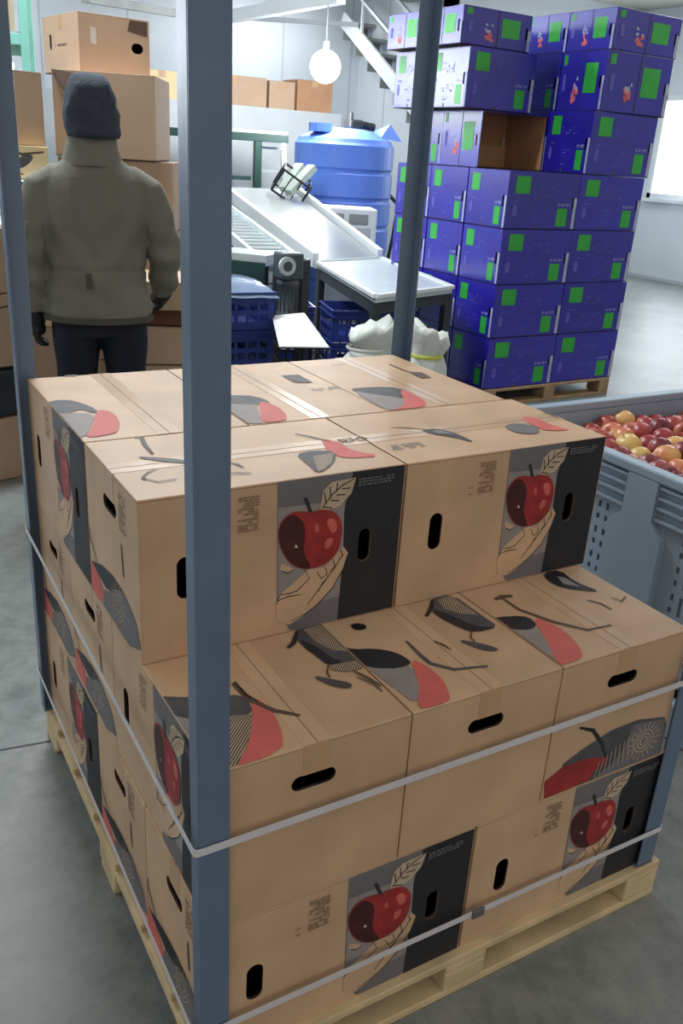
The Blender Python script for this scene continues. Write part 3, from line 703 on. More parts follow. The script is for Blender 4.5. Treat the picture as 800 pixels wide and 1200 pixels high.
def strap(pts, label, wd=0.013, closed=True):
    mb = MB(); n = len(pts); th = 0.0016
    P = [Vector(p) for p in pts]; rings = []
    for i in range(n):
        a, b, c = P[i - 1], P[i], P[(i + 1) % n]; d1 = (b - a); d2 = (c - b); d1.z = d2.z = 0; d1.normalize(); d2.normalize(); t = (d1 + d2).normalized()
        nrm = Vector((t.y, -t.x, 0))
        rings += [b + Vector((0, 0, -wd / 2)), b + Vector((0, 0, wd / 2)), b + Vector((0, 0, wd / 2)) + nrm * th, b + Vector((0, 0, -wd / 2)) + nrm * th]
    fs = []
    for i in range(n):
        j = (i + 1) % n
        for k in range(4): fs.append((4 * i + k, 4 * i + (k + 1) % 4, 4 * j + (k + 1) % 4, 4 * j + k))
    mb.add(rings, fs, STRAP); o = mb.build('strapping_band'); tag(o, label, 'strap', 'white straps round the carton stack'); return o
def loop(z_fl, z_fr, z_rr, z_rl):
    a, b, c, d = (-0.0285, -0.0145), (1.0645, -0.0145), (1.0765, 1.1625), (-0.0245, 1.1575)
    cs = [(a, z_fl, PI), (b, z_fr, 1.5 * PI), (c, z_rr, 0), (d, z_rl, 0.5 * PI)]; pts = []; r = 0.006
    off = {0: (r, r), 1: (-r, r), 2: (-r, -r), 3: (r, -r)}
    for i, ((x, y), z, t0) in enumerate(cs):
        for k in range(5):
            t = t0 + k * PI / 8; pts.append((x + off[i][0] + r * math.cos(t), y + off[i][1] + r * math.sin(t), z))
    return pts
st = strap(loop(0.585, 0.590, 0.60, 0.625), 'upper white strap round the middle layer of cartons')
st = strap(loop(0.200, 0.197, 0.20, 0.215), 'lower white strap round the bottom layer of cartons')
bx = at_y(560, 1071, -0.018)
MB().bbox(bx.x - 0.014, bx.x + 0.014, -0.021, -0.0145, 0.198 - 0.010, 0.198 + 0.010, STEEL2, 0.002).build('seal', st, 'metal strap seal')

# ------------------------------------------------------------------ apple bin
RZ = 0.76                                         # rim height
BX0 = at_z(712, 530, RZ).x; BY1 = at_z(640, 472, RZ).y; BX1 = BX0 + 1.2; BY0 = BY1 - 1.0
BY0 = BY1 - 1.15
e = empty('apple_bin', (BX0, BY0, 0), 0, 'large blue grey plastic bin full of apples at the right edge', 'bin')
DX, DY = BX1 - BX0, BY1 - BY0
i1 = 0.02
ypil = at_x(746, 600, BX0).y - BY0
def bin_side(fr, Ln, pil):
    mb = MB(); holes = []
    def near(x): return any(abs(x - q) < 0.13 for q in pil)
    for gx in range(int(Ln / 0.032)):
        x = 0.05 + gx * 0.032
        if x > Ln - 0.05 or near(x): continue
        for k, z in enumerate((0.20, 0.285, 0.37, 0.455, 0.54)):
            if gx % 3 == 0: holes.append([(x, z), (x + .012, z), (x + .012, z + .06), (x, z + .06)])
            else: holes += [[(x, z), (x + .012, z), (x + .012, z + .018), (x, z + .018)], [(x, z + .038), (x + .012, z + .038), (x + .012, z + .06), (x, z + .06)]]
    wall(mb, fr, [(0, 0.13), (Ln, 0.13), (Ln, RZ - 0.005), (0, RZ - 0.005)], holes, 0.006, BINP, BINP)
    mb.build('side_wall', e)
    for q in pil:                                  # wide upright, flaring towards the rim
        m = MB(); pr = [(q - .055, RZ - .03), (q + .055, RZ - .03), (q + .055, RZ - .15), (q + .10, RZ - .19), (q + .11, .12), (q - .11, .12), (q - .10, RZ - .19), (q - .055, RZ - .15)]
        n = len(pr); m.add([fr.p(x, y, 0.022) for x, y in pr] + [fr.p(x, y, 0) for x, y in pr], [tuple(range(n))] + [(i, (i + 1) % n, n + (i + 1) % n, n + i) for i in range(n)], BINP); m.build('upright', e)
    segs = []; last = 0
    for q in sorted(pil): segs.append((last, q - 0.06)); last = q + 0.06
    segs.append((last, Ln))
    for a, b in segs:
        for z in (0.045, 0.075, 0.105, 0.14):
            m = MB(); P = [fr.p(a, RZ - z, 0), fr.p(b, RZ - z, 0), fr.p(b, RZ - z, 0.018), fr.p(a, RZ - z, 0.018)]; Q = [p + Vector((0, 0, 0.007)) for p in P]
            m.add(P + Q, [(0, 1, 2, 3), (4, 5, 6, 7), (0, 1, 5, 4), (1, 2, 6, 5), (2, 3, 7, 6), (3, 0, 4, 7)], BINP); m.build('rib', e)
bin_side(Frame((i1, DY - i1, 0), (0, -1, 0), (0, 0, 1), (-1, 0, 0)), DY - 2 * i1, [DY - i1 - ypil, DY - i1 - ypil - 0.62])
bin_side(Frame((i1, i1, 0), (1, 0, 0), (0, 0, 1), (0, -1, 0)), DX - 2 * i1, [0.35, 0.85])
bin_side(Frame((DX - i1, i1, 0), (0, 1, 0), (0, 0, 1), (1, 0, 0)), DY - 2 * i1, [0.3, 0.8])
bin_side(Frame((DX - i1, DY - i1, 0), (-1, 0, 0), (0, 0, 1), (0, 1, 0)), DX - 2 * i1, [0.35, 0.85])
m = MB()
for a in ((0, DX, 0, .045), (0, DX, DY - .045, DY), (0, .045, .045, DY - .045), (DX - .045, DX, .045, DY - .045)): m.bbox(*a, RZ - 0.03, RZ, BINP, 0.006)
m.build('rim', e)
m = MB()
for a in ((.03, DX - .03, .03, .05), (.03, DX - .03, DY - .05, DY - .03), (.03, .05, .05, DY - .05), (DX - .05, DX - .03, .05, DY - .05)): m.box(*a, 0.16, RZ - 0.03, BINP)
m.build('inner_lining', e)
MB().box(0.02, DX - .02, 0.02, DY - .02, 0.125, 0.16, BINP).build('bin_floor', e)
for xx in (0.0, DX / 2 - .07, DX - .14):
    MB().bbox(xx, xx + .14, 0.0, DY, 0, 0.125, BINP, 0.01).build('skid', e)
# apples
def apple_mesh(m, seed):
    rg = random.Random(seed); pf = []
    n = 12
    R = 0.0435
    for k in range(n + 1):
        t = PI * k / n; r = R * math.sin(t) * (1 + 0.06 * math.cos(t)); z = -R * 0.92 * math.cos(t)
        dz = 0.012 * math.exp(-(r / 0.011) ** 2)
        z += dz if k < n / 2 else -dz * 1.3
        pf.append((max(r, 0.0006), z))
    mb = MB(); mb.lathe(pf, m, 18); return mb.mesh('apple', True)
AM = [apple_mesh(m, i) for i, m in enumerate(AP)]
stem_me = MB().rod((0, 0, 0.018), (0.004, 0.002, 0.040), 0.0014, KRAFT_D, 5).mesh('stem')
AC = ['red', 'dark red', 'red and yellow', 'yellow']
rg = random.Random(11); pos = []
def fill_h(x, y):                                  # heap surface: below the rim at the back, up to it in front
    v = (BY1 - y) / (BY1 - BY0); return RZ - 0.105 + 0.068 * min(1, v * 2.2) + 0.02 * math.sin(5 * x + 3 * y)
cnt = 0
for layer in range(2):
    yy = BY1 - 0.095 + 0.0; row = 0
    while yy > BY0 + 0.09:
        xx = BX0 + 0.092 + (0.035 if (row + layer) % 2 else 0)
        while xx < BX1 - 0.09:
            if not (layer == 1 and (xx > BX0 + 0.9 or yy < BY0 + 0.3)):
                pos.append((xx + rg.uniform(-.006, .006), yy + rg.uniform(-.006, .006), fill_h(xx, yy) - 0.012 - 0.058 * layer + rg.uniform(-.012, .012)))
            xx += 0.086
        yy -= 0.077; row += 1
pos = pos[:300]
for (x, y, z) in pos:
    k = rg.choices(range(4), (5, 4, 3, 1))[0]; ph = pos.index((x, y, z))
    u = Vector((x, y, z)) - CAM
    a = link('apple', AM[k], None, (x, y, z), (rg.uniform(-1.6, 1.6), rg.uniform(-1.3, 1.3), rg.uniform(0, 6)))
    s_ = rg.uniform(0.90, 1.08); a.scale = (s_, s_, s_)
    tag(a, AC[k] + ' apple in the heap inside the blue grey bin', 'apple', AC[k] + ' apples heaped in the blue grey bin')
    st_ = link('stem', stem_me, a)

# ------------------------------------------------------------------ indigo carton stack
PHh = 0.12; h = 0.345
c0 = at_z(566, 457, PHh); yaw = 0.03
pe = pallet('wooden_pallet', 'weathered wooden pallet under the tall indigo carton stack', c0.x, c0.y - 0.02, yaw, 1.2, 1.2, PHh, WOODD, 'wooden pallets')
def purple(label, lx, ly_, z, a, b, H, kind='std', jit=0.0, turn=False):
    M = Matrix.Rotation(yaw, 3, 'Z'); p = M @ Vector((lx, ly_, 0)) + Vector((c0.x, c0.y, z))
    e = empty('indigo_carton', p, yaw + jit, label, 'box', 'indigo printed cartons in the tall stack')
    a -= 0.008; b -= 0.008; H -= 0.003
    frs = [('front', Frame((0, 0, 0), (1, 0, 0), (0, 0, 1), (0, -1, 0)), a), ('left', Frame((0, b, 0), (0, -1, 0), (0, 0, 1), (-1, 0, 0)), b),
           ('right', Frame((a, 0, 0), (0, 1, 0), (0, 0, 1), (1, 0, 0)), b), ('back', Frame((a, b, 0), (-1, 0, 0), (0, 0, 1), (0, 1, 0)), a)]
    mb = MB()
    for nm, f, w_ in frs:
        if kind == 'open' and nm == 'front': continue
        hs = [slot(w_ - 0.035, H * 0.48, 0.016, 0.07)] if nm in ('front', 'left') else []
        t0 = .0051 if nm in ('front', 'back') else 0; wall(mb, f, [(t0, 0), (w_ - t0, 0), (w_ - t0, H - .0042), (t0, H - .0042)], hs, 0.005, PURP, KRAFT_IN if kind != 'open' else mat('open_box_inside', (178, 134, 92), 0.85, var=0.1))
    mb.box(0, a, 0, b, 0, 0.005, KRAFT_IN); mb.build('body', e)
    MB().bbox(0, a, 0, b / 2 - .001, H - 0.004, H, PURP, 0.001).build('flap', e); MB().bbox(0, a, b / 2 + .001, b, H - 0.004, H, PURP, 0.001).build('flap', e)
    if kind == 'open':
        MB().box(a * 0.345, a * 0.350, b - 0.012, b - 0.006, 0.006, H - .006, KRAFT_D).build('inner_crease', e)
        MB().box(0.008, a - 0.008, b - 0.03, b - 0.014, 0.006, H * 0.42, mat('open_box_inside2', (190, 146, 104), 0.85)).build('inner_panel', e)
    rg = random.Random(int((lx * 7 + ly_ * 13 + z * 29) * 100))
    for nm, f, w_ in frs[:3]:
        if kind == 'open' and nm == 'front': continue
        A = Art(f, 0.0006); R = lambda x0, x1, y0, y1: [(x0 * w_, y0 * H), (x1 * w_, y0 * H), (x1 * w_, y1 * H), (x0 * w_, y1 * H)]
        def cluster(x, y, s_, m1, n):
            for i in range(n):
                xx, yy = x + rg.uniform(-.05, .05), y + rg.uniform(-.10, .14); q = smooth_poly([((xx + rg.uniform(-.02, .02) + dx * s_) * w_, (yy + dy * s_ * 1.5) * H) for dx, dy in ((-.03, -.03), (.03, -.04), (.03, .03), (-.02, .05))], 1)
                A.fill(clip(q, .004, w_ - .004, .004, H - .004), m1)
        if (kind == 'fig') or (kind == 'open' and nm == 'left'):
            A.fill(R(0.50, 0.515, 0.02, 0.98), INK)
            gl = [(0.56, 0.83, 0.30, 0.80), (0.05, 0.13, 0.78, 0.95)]
            cluster(0.37, 0.26, 0.9, CORAL, 8); cluster(0.37, 0.45, 0.6, PALE, 5)
            A.fill(R(0.08, 0.14, 0.35, 0.62), DIM)
        else:
            gl = [(0.10, 0.30, 0.62, 0.92), (0.72, 0.87, 0.06, 0.38)]
            A.text(0.72 * w_, 0.90 * w_, 0.42 * H, 0.47 * H, 2, PALE, 4, .8)
            A.fill(smooth_poly(R(0.09, 0.15, 0.22, 0.42), 1), DIM)
            A.text(0.09 * w_, 0.22 * w_, 0.46 * H, 0.50 * H, 1, DIM, 8)
            A.text(0.34 * w_, 0.70 * w_, 0.58 * H, 0.76 * H, 4, DIM, rg.randint(0, 99), .3); A.text(0.34 * w_, 0.66 * w_, 0.26 * H, 0.40 * H, 3, DIM, rg.randint(0, 99), .22)
            A.fill(smooth_poly(R(0.41, 0.45, 0.02, 0.07), 1), BROWN)
            A.text(0.38 * w_, 0.52 * w_, 0.12 * H, 0.2 * H, 2, DIM, 18, .5)
        if kind != 'open': A.fill(R(0.95, 0.993, 0.02, 0.58), PALE)
        A.build(e, 'print'); e.children[-1]['kind'] = 'stuff'
        for x0_, x1_, y0_, y1_ in gl:
            B = Art(f, 0.0012); B.fill([(x0_ * w_, y0_ * H), (x1_ * w_, y0_ * H), (x1_ * w_, y1_ * H), (x0_ * w_, y1_ * H)], GRN); B.build(e, 'green_label', 'green label')
    return e
lvn = ['bottom layer', 'second layer', 'third layer', 'fourth layer', 'fifth layer', 'sixth layer', 'topmost layer']
wA, dA = 0.612, 0.40
ZL = [0, .345, .69, 1.035, 1.38, 1.725, 2.075, 2.285]; ZR = [0, .345, .69, 1.035, 1.38, 1.76, 2.11, 2.345]
for k in range(7):
    for colm in (0, 1):
        rows = (0, 1, 2) if colm == 0 else (0, 1)
        if k >= 4 and colm == 0: rows = (1, 2)
        for r in rows:
            cn = 'left' if colm == 0 else 'right'
            rn = {0: 'front row', 1: 'second row', 2: 'rear row'}[r]
            dx = {4: 0.065, 5: -0.09, 6: -0.17}.get(k, 0) if colm == 0 else {4: 0.03, 5: 0.07, 6: 0.09}.get(k, 0)
            ZZ = ZR if colm else ZL; z = PHh + ZZ[k]; hh = ZZ[k + 1] - ZZ[k]
            kd = 'open' if (k == 4 and colm == 0 and r == 1) else ('fig' if (k == 6 or (k + r) % 3 == 2 and colm == 1 and k > 4) else 'std')
            if kd == 'open': lb = 'indigo carton lying open with brown inside showing, fifth layer of the stack'
            else: lb = 'indigo carton with green labels, %s, %s column, %s' % (lvn[k], cn, rn)
            purple(lb, colm * wA + 0.0 + dx, r * dA, z, ({4: .572, 5: .56, 6: .56}.get(k, wA) if colm == 0 else wA), dA, hh, kd, random.uniform(-.012, .012))

# ------------------------------------------------------------------ sorting line: incline conveyor, table, motor
TZ = 0.79
A_, B_, C_, D_ = at_z(372, 308, TZ), at_z(447, 303, TZ), at_z(530, 337, TZ), at_z(440, 348, TZ)
e = empty('packing_table', (D_.x, D_.y, 0), 0, 'steel packing table with dark legs at the end of the conveyor', 'table')
O = Vector((D_.x, D_.y, 0))
def quad_slab(P, th, m, o): 
    mb = MB(); P = [p - o for p in P]; Q = [p - Vector((0, 0, th)) for p in P]
    mb.add(P + Q, [(0, 1, 2, 3), (7, 6, 5, 4), (0, 4, 5, 1), (1, 5, 6, 2), (2, 6, 7, 3), (3, 7, 4, 0)], m); return mb
quad_slab([A_, B_, C_, D_], 0.035, SS, O).build('table_top', e)
mb = MB()
for P, Q in ((A_, D_), (D_, C_), (C_, B_)):
    z_ = Vector((0, 0, 0.004)); mb.bar(P - O + z_, Q - O + z_, 0.03, 0.02, WHITE)
mb.build('edge_rail', e)
cen = (A_ + B_ + C_ + D_) / 4
for P in (A_, B_, C_, D_):
    q = P + (cen - P) * 0.06 - O; q.z = 0; MB().bar(q, q + Vector((0, 0, TZ - 0.035)), 0.05, 0.05, DARK, (1, 0, 0)).build('leg', e)
mb = MB()
ps = [P + (cen - P) * 0.06 - O for P in (A_, B_, C_, D_)]
for i in range(4):
    a, b = ps[i].copy(), ps[(i + 1) % 4].copy(); a.z = b.z = TZ - 0.075; mb.bar(a, b, 0.03, 0.06, DARK)
mb.build('under_frame', e)
E_, F_ = at_z(345, 222, 1.16), at_z(258, 219, 1.16)
A2, B2 = A_ + Vector((0.0, 0.03, 0.015)), B_ + Vector((0.0, 0.03, 0.015))
O = Vector((A2.x, A2.y, 0))
e = empty('incline_conveyor', O, 0, 'white edged belt conveyor sloping down to the steel packing table', 'conveyor')
ins = lambda P, Q, t: P + (Q - P) * t
quad_slab([ins(A2, B2, .05), ins(B2, A2, .05), ins(E_, F_, .05), ins(F_, E_, .05)], 0.05, BELT, O).build('belt', e)
for P, Q in ((A2, F_), (B2, E_)):
    MB().bar(P - O + Vector((0, 0, 0.0)), Q - O, 0.045, 0.10, WHITE).build('side_rail', e)
MB().rod(A2 - O - Vector((0, 0, 0.03)), B2 - O - Vector((0, 0, 0.03)), 0.03, SS, 14).build('roller', e)
MB().rod(F_ - O - Vector((0, 0, 0.03)), E_ - O - Vector((0, 0, 0.03)), 0.03, SS, 14).build('roller', e)
for P, Q in ((F_, A2), (E_, B2)):
    for t in (0.08, 0.9):
        q = ins(P, Q, t) - O; MB().bar((q.x, q.y, 0), (q.x, q.y, q.z - 0.05), 0.05, 0.05, DARK, (1, 0, 0)).build('leg', e)
# second lower rail bundle to the left of the belt (roller track)
a0, a1 = at_d(362, 313, 5.9), at_d(255, 232, 8.2)
e = empty('roller_track', (a0.x, a0.y, 0), 0, 'narrow steel roller track running up beside the belt conveyor', 'conveyor')
O = Vector((a0.x, a0.y, 0)); dv = (a1 - a0); sdv = Vector((dv.y, -dv.x, 0)).normalized()
for k, off in enumerate((-0.30, -0.02)):
    MB().bar(a0 - O + sdv * off, a1 - O + sdv * off, 0.03, 0.07, SS).build('side_rail', e)
for k in range(22):
    t = (k + .5) / 22; c = a0 + dv * t - O; MB().rod(c + sdv * -0.29, c + sdv * -0.03, 0.018, SS, 8).build('roller', e)
for t in (0.04, 0.9):
    for off in (-0.30, -0.02):
        c = a0 + dv * t - O + sdv * off; MB().bar((c.x, c.y, 0), (c.x, c.y, c.z - .03), 0.04, 0.04, DARK, (1, 0, 0)).build('leg', e)
# lower cross conveyor with green guard, left of the motor
a0, a1 = at_d(312, 300, 5.35), at_d(210, 262, 5.6)
O = Vector((a0.x, a0.y, 0)); e = empty('cross_conveyor', O, 0, 'low grey conveyor with green guard behind the near post', 'conveyor')
dv = a1 - a0; dv.z = 0; a1 = a0 + dv; n_ = Vector((-dv.y, dv.x, 0)).normalized(); n_ = n_ if n_.y > 0 else -n_
quad_slab([a0, a1, a1 + n_ * .28, a0 + n_ * .28], 0.06, SS, O).build('conveyor_bed', e)
mb = MB(); mb.bar(a0 - O - n_ * .02 - Vector((0, 0, .10)), a1 - O - n_ * .02 - Vector((0, 0, .10)), 0.02, 0.12, GREEND); mb.build('guard', e, 'dark green guard')
for t in (0.05, 0.95):
    for s_ in (0.03, 0.25):
        c = a0 + dv * t + n_ * s_ - O; MB().bar((c.x, c.y, 0), (c.x, c.y, c.z - .06), 0.045, 0.045, DARK, (1, 0, 0)).build('leg', e)
# gear motor
g0 = at_d(337, 345, 5.25); O = g0
e = empty('gear_motor', (g0.x, g0.y, g0.z), 0, 'grey gear motor hanging under the conveyor end above the white tray', 'motor')
GM = mat('motor_grey', (70, 80, 86), 0.45, var=0.15)
mb = MB(); mb.lathe([(0.001, -0.16), (0.055, -0.16), (0.066, -0.145), (0.066, -0.10), (0.060, -0.095), (0.062, 0.05), (0.068, 0.06), (0.068, 0.08), (0.03, 0.10), (0.001, 0.10)], GM, 24); mb.build('motor_body', e, smooth=True)
mb = MB()
for k in range(16):
    t = 2 * PI * k / 16; mb.bar((0.060 * math.cos(t), 0.060 * math.sin(t), -0.09), (0.060 * math.cos(t), 0.060 * math.sin(t), 0.045), 0.004, 0.012, GM, (math.cos(t), math.sin(t), 0))
mb.build('cooling_fins', [c for c in e.children if c.name.startswith('motor_body')][0])
MB().bbox(-0.07, 0.07, -0.06, 0.07, 0.09, 0.24, GM, 0.012).build('gearbox', e); gbx = e.children[-1]
mb = MB(); mb.rod((-0.045, -0.06, 0.17), (-0.045, -0.078, 0.17), 0.052, SS, 24); mb.rod((-0.045, -0.078, 0.17), (-0.045, -0.084, 0.17), 0.028, GM, 20); mb.build('flange_ring', [c for c in e.children if c.name.startswith('gearbox')][0])
MB().bbox(0.066, 0.13, -0.03, 0.05, 0.12, 0.20, DARK, 0.01).build('mounting_arm', e)
MB().bar((0.11, 0.01, -g0.z), (0.11, 0.01, 0.2), 0.05, 0.05, DARK, (1, 0, 0)).build('support_post', e)
# white tray on a wire crate
t0 = at_d(350, 402, 4.75)
e = empty('wire_crate', (t0.x, t0.y, 0), -0.3, 'black wire crate with a white sheet lid below the gear motor', 'crate')
hz = t0.z
mb = MB()
for i in range(7):
    for zz in (0, 1): 
        x = -0.13 + i * 0.26 / 6; mb.rod((x, -0.13, 0.02), (x, -0.13, hz), 0.004, BLACKP, 6); mb.rod((x, 0.13, 0.02), (x, 0.13, hz), 0.004, BLACKP, 6)
for k in range(8):
    z = 0.03 + k * (hz - 0.03) / 7
    mb.rod((-0.13, -0.13, z), (0.13, -0.13, z), 0.004, BLACKP, 6); mb.rod((-0.13, 0.13, z), (0.13, 0.13, z), 0.004, BLACKP, 6); mb.rod((-0.13, -0.13, z), (-0.13, 0.13, z), 0.004, BLACKP, 6); mb.rod((0.13, -0.13, z), (0.13, 0.13, z), 0.004, BLACKP, 6)
mb.build('wire_frame', e)
mb = MB(); mb.add([(-.13, -.14, hz + .01), (.14, -.14, hz + .01), (.05, .14, hz + .14), (-.13, .14, hz + .12), (-.13, -.14, hz + .005), (.14, -.14, hz + .005), (.05, .14, hz + .135), (-.13, .14, hz + .115)], [(0, 1, 2, 3), (7, 6, 5, 4), (0, 4, 5, 1), (1, 5, 6, 2), (2, 6, 7, 3), (3, 7, 4, 0)], WHITE); mb.build('lid', e, 'white sheet lid')

# blue crates
def crate_mesh():
    mb = MB(); L, W2, H2 = 0.56, 0.38, 0.20
    for f, w_ in ((Frame((0, 0, 0), (1, 0, 0), (0, 0, 1), (0, -1, 0)), L), (Frame((0, W2, 0), (0, -1, 0), (0, 0, 1), (-1, 0, 0)), W2), (Frame((L, 0, 0), (0, 1, 0), (0, 0, 1), (1, 0, 0)), W2), (Frame((L, W2, 0), (-1, 0, 0), (0, 0, 1), (0, 1, 0)), L)):
        hs = []; n = int(w_ / 0.07)
        for i in range(n):
            x = 0.03 + i * (w_ - 0.06) / n
            for z in (0.045, 0.105): hs.append([(x + .008, z), (x + (w_ - .06) / n - .008, z), (x + (w_ - .06) / n - .008, z + .035), (x + .008, z + .035)])
        wall(mb, f, [(0, 0), (w_, 0), (w_, H2), (0, H2)], hs, 0.004, CRATE, CRATE)
    mb.box(0, L, 0, W2, 0, 0.006, CRATE); return mb.mesh('crate_body')
def rim_mesh():
    mb = MB()
    for z in (0.155, 0.192): 
        for a in ((-.01, .57, -.01, 0.0), (-.01, .57, .38, .39), (-.01, 0, 0, .38), (.56, .57, 0, .38)): mb.box(*a, z, z + 0.008, CRATE)
    return mb.mesh('crate_rim')
CM, RMm = crate_mesh(), rim_mesh()
def crate(x, y, z, rz, label):
    e = empty('blue_crate', (x, y, z), rz, label, 'crate', 'stacked blue plastic crates')
    link('crate_body', CM, e); link('crate_rim', RMm, e); return e
q = at_d(350, 350, 5.75); q2 = at_d(392, 350, 5.6)
for k in range(3):
    w3 = ['lowest', 'middle', 'topmost'][k]
    crate(q2.x, q2.y, 0.0 + k * 0.205, -0.27, 'blue crate under the packing table, right stack, ' + w3)
    crate(q2.x - 0.60, q2.y + 0.30, 0.0 + k * 0.205, -0.27, 'blue crate behind the gear motor, left stack, ' + w3)
q3 = at_d(322, 352, 4.85)
for k in range(4):
    crate(q3.x, q3.y + 0.0, 0.0 + k * 0.205, PI / 2 - 0.05, 'blue crate beside the near post under film, ' + ['lowest', 'second from the floor', 'third from the floor', 'topmost'][k])
nv = MB(); rg = random.Random(4); NX = 12
vs = [(-.02 + .60 * i / NX, -.02 + .42 * j / 8, 0.205 * 4 + 0.012 + 0.03 * math.exp(-((i - 5) ** 2 + (j - 4) ** 2) / 14) + rg.uniform(0, .012) - (0.05 if i in (0, NX) or j in (0, 8) else 0)) for i in range(NX + 1) for j in range(9)]
nv.add(vs, [(i * 9 + j, (i + 1) * 9 + j, (i + 1) * 9 + j + 1, i * 9 + j + 1) for i in range(NX) for j in range(8)], FILM)
o = nv.build('stretch_film', smooth=True, loc=(q3.x, q3.y, 0), rot=(0, 0, PI / 2 - 0.05)); tag(o, 'shiny crumpled film over the top of the blue crate stack', 'film')

# sacks
def sack(px, py, d, wd, label, pmat=None, lean=0.0):
    p = at_d(px, py, d); z_top = p.z; mb = MB(); n = 28; rows = 16; vs = []; fs = []
    from mathutils import noise as nz
    for j in range(rows + 1):
        t = j / rows; z = t * z_top; r = wd / 2 * (0.98 + 0.10 * math.sin(PI * min(1, t * 1.2)) - 0.30 * max(0, 1 - abs(t - .80) / .10) + 0.05 * (t > .9))
        for i in range(n):
            a = 2 * PI * i / n; q = Vector((math.cos(a) * 2.2, math.sin(a) * 2.2, z * 6 + px)); rr = r * (1 + 0.22 * nz.noise(q) + 0.06 * math.sin(11 * a + 3 * t) * (t > .6))
            vs.append((rr * math.cos(a) + lean * t * t, rr * 0.72 * math.sin(a), z + (.05 * nz.noise(q * 1.7) + .05 * math.cos(a) * (1 if lean else -1)) * (t > .75) * (t - .75) * 4))
    for j in range(rows):
        for i in range(n): fs.append((j * n + i, j * n + (i + 1) % n, (j + 1) * n + (i + 1) % n, (j + 1) * n + i))
    vs.append((0, 0, 0)); vs.append((lean, 0, z_top - 0.10)); fs += [((i + 1) % n, i, len(vs) - 2) for i in range(n)] + [(rows * n + i, rows * n + (i + 1) % n, len(vs) - 1) for i in range(n)]
    e = empty('woven_sack', (p.x, p.y, 0), -0.4, label, 'sack', 'white woven sacks by the packing table')
    mb.add(vs, fs, SACK); mb.build('sack_body', e, smooth=True)
    m = MB(); m.lathe([(wd * .38, z_top * .775), (wd * .40, z_top * .79), (wd * .38, z_top * .805)], YEL if pmat else SACK, 20); m.build('tie', e, smooth=True)
sack(432, 378, 4.9, 0.30, 'white woven sack under the steel table, left of the rear post', None, .06)
sack(502, 384, 4.75, 0.24, 'white woven sack with yellow green marks, beside the indigo cartons', YEL)

# ------------------------------------------------------------------ background: tank, cabinet, cold room, ladder, stairs
tc = at_d(404, 165, 9.9); R_ = 0.52
e = empty('water_tank', (tc.x, tc.y, 0), 0, 'big blue ribbed plastic water tank by the far wall', 'tank')
ztop = at_d(404, 166, 9.5).z
prof = [(0.001, 0.0), (R_, 0.0)]
nb = 6
for k in range(nb):
    z0 = ztop * k / nb; z1_ = ztop * (k + 1) / nb; prof += [(R_ - 0.02, z0 + .005), (R_, z0 + .03), (R_, z1_ - .03), (R_ - 0.02, z1_ - .005)]
prof += [(R_ - .04, ztop + .03), (R_ * .6, ztop + .10), (R_ * .3, ztop + .13), (0.001, ztop + .13)]
mb = MB(); mb.lathe(prof, TANK, 48); mb.build('tank_shell', e, smooth=False)
mb = MB(); mb.rod((-.35, -.1, ztop + .08), (-.35, -.1, ztop + .16), 0.12, TANK, 20); mb.build('tank_lid', [c for c in e.children if c.name.startswith('tank_shell')][0])
mb = MB(); mb.bbox(0.0, 0.16, -.1, .05, ztop + .13, ztop + .22, BLACKP, .02); mb.rod((0.16, 0, ztop + .18), (0.34, 0, ztop + .16), 0.04, BLACKP); mb.rod((0.06, 0, ztop + .2), (0.06, 0, ztop + .29), 0.02, BLACKP); mb.build('pump', e, 'black pump on the tank top')
mb = MB(); mb.add([(.25, -.3, ztop + .06), (.55, -.25, ztop + .03), (.42, -.2, ztop + .20), (.3, 0, ztop + .1)], [(0, 1, 2), (0, 2, 3), (1, 3, 2), (0, 3, 1)], TANK); mb.build('folded_cover', e)
mb = MB(); pth = [(R_ + .02, -.1, ztop - .5), (R_ + .14, -.1, ztop - .6), (R_ + .10, -.1, ztop - .95), (R_ + .03, -.1, 0.3), (R_ + .02, -.1, 0.02)]
for a, b in zip(pth, pth[1:]): mb.rod(a, b, 0.02, DARK, 8)
mb.build('drain_hose', e)
# white control cabinet in front of the tank
q = at_d(412, 244, 8.7); zt = q.z
e = empty('control_cabinet', (q.x, q.y, 0), -0.40, 'white cabinet with two grey panels in front of the blue tank', 'cabinet')
MB().bbox(-.25, .25, 0, .4, 0, zt, WHITE, .02).build('cabinet_body', e)
for x0, x1_ in ((-.20, -.07), (-.02, .16)): MB().bbox(x0, x1_, -.012, 0.0, zt - .14, zt - .05, MEZZ, .004).build('panel', e); 
MB().bbox(-.20, .19, -.010, 0.0, 0.1, zt - .17, CABW, .004).build('door', [c for c in e.children if c.name.startswith('cabinet_body')][0])
# cold room with cartons on its roof
c1_ = at_y(400, 134, 9.3); zr = c1_.z
struct('wall_cold_room', MB().box(-4.9, c1_.x, 9.3, 11.95, 0, zr, CABW))
def rbox(label, u0, u1, v0, v1, y, m, depth=.4, name='plain_carton', zfix=None):
    a = at_y(u0, v1, y); b = at_y(u1, v0, y); z0 = zfix if zfix is not None else a.z
    e = empty(name, ((a.x + b.x) / 2, y, z0), 0, label, 'box', 'brown cartons on the cold room roof'); w_ = (b.x - a.x) / 2; h_ = b.z - z0
    mb = MB(); mb.bbox(-w_, w_, 0, depth, 0, h_, m, .006); mb.build('body', e)
    MB().box(-w_ + .01, w_ - .01, depth / 2 - .03, depth / 2 + .03, h_, h_ + .001, TAPE).build('tape', e)
    MB().box(-.04, .04, -.001, 0, h_ - .07, h_, TAPE_B).build('tape', e); return e
PALEK = mat('pale_carton', (226, 206, 160), 0.7, var=.03); 
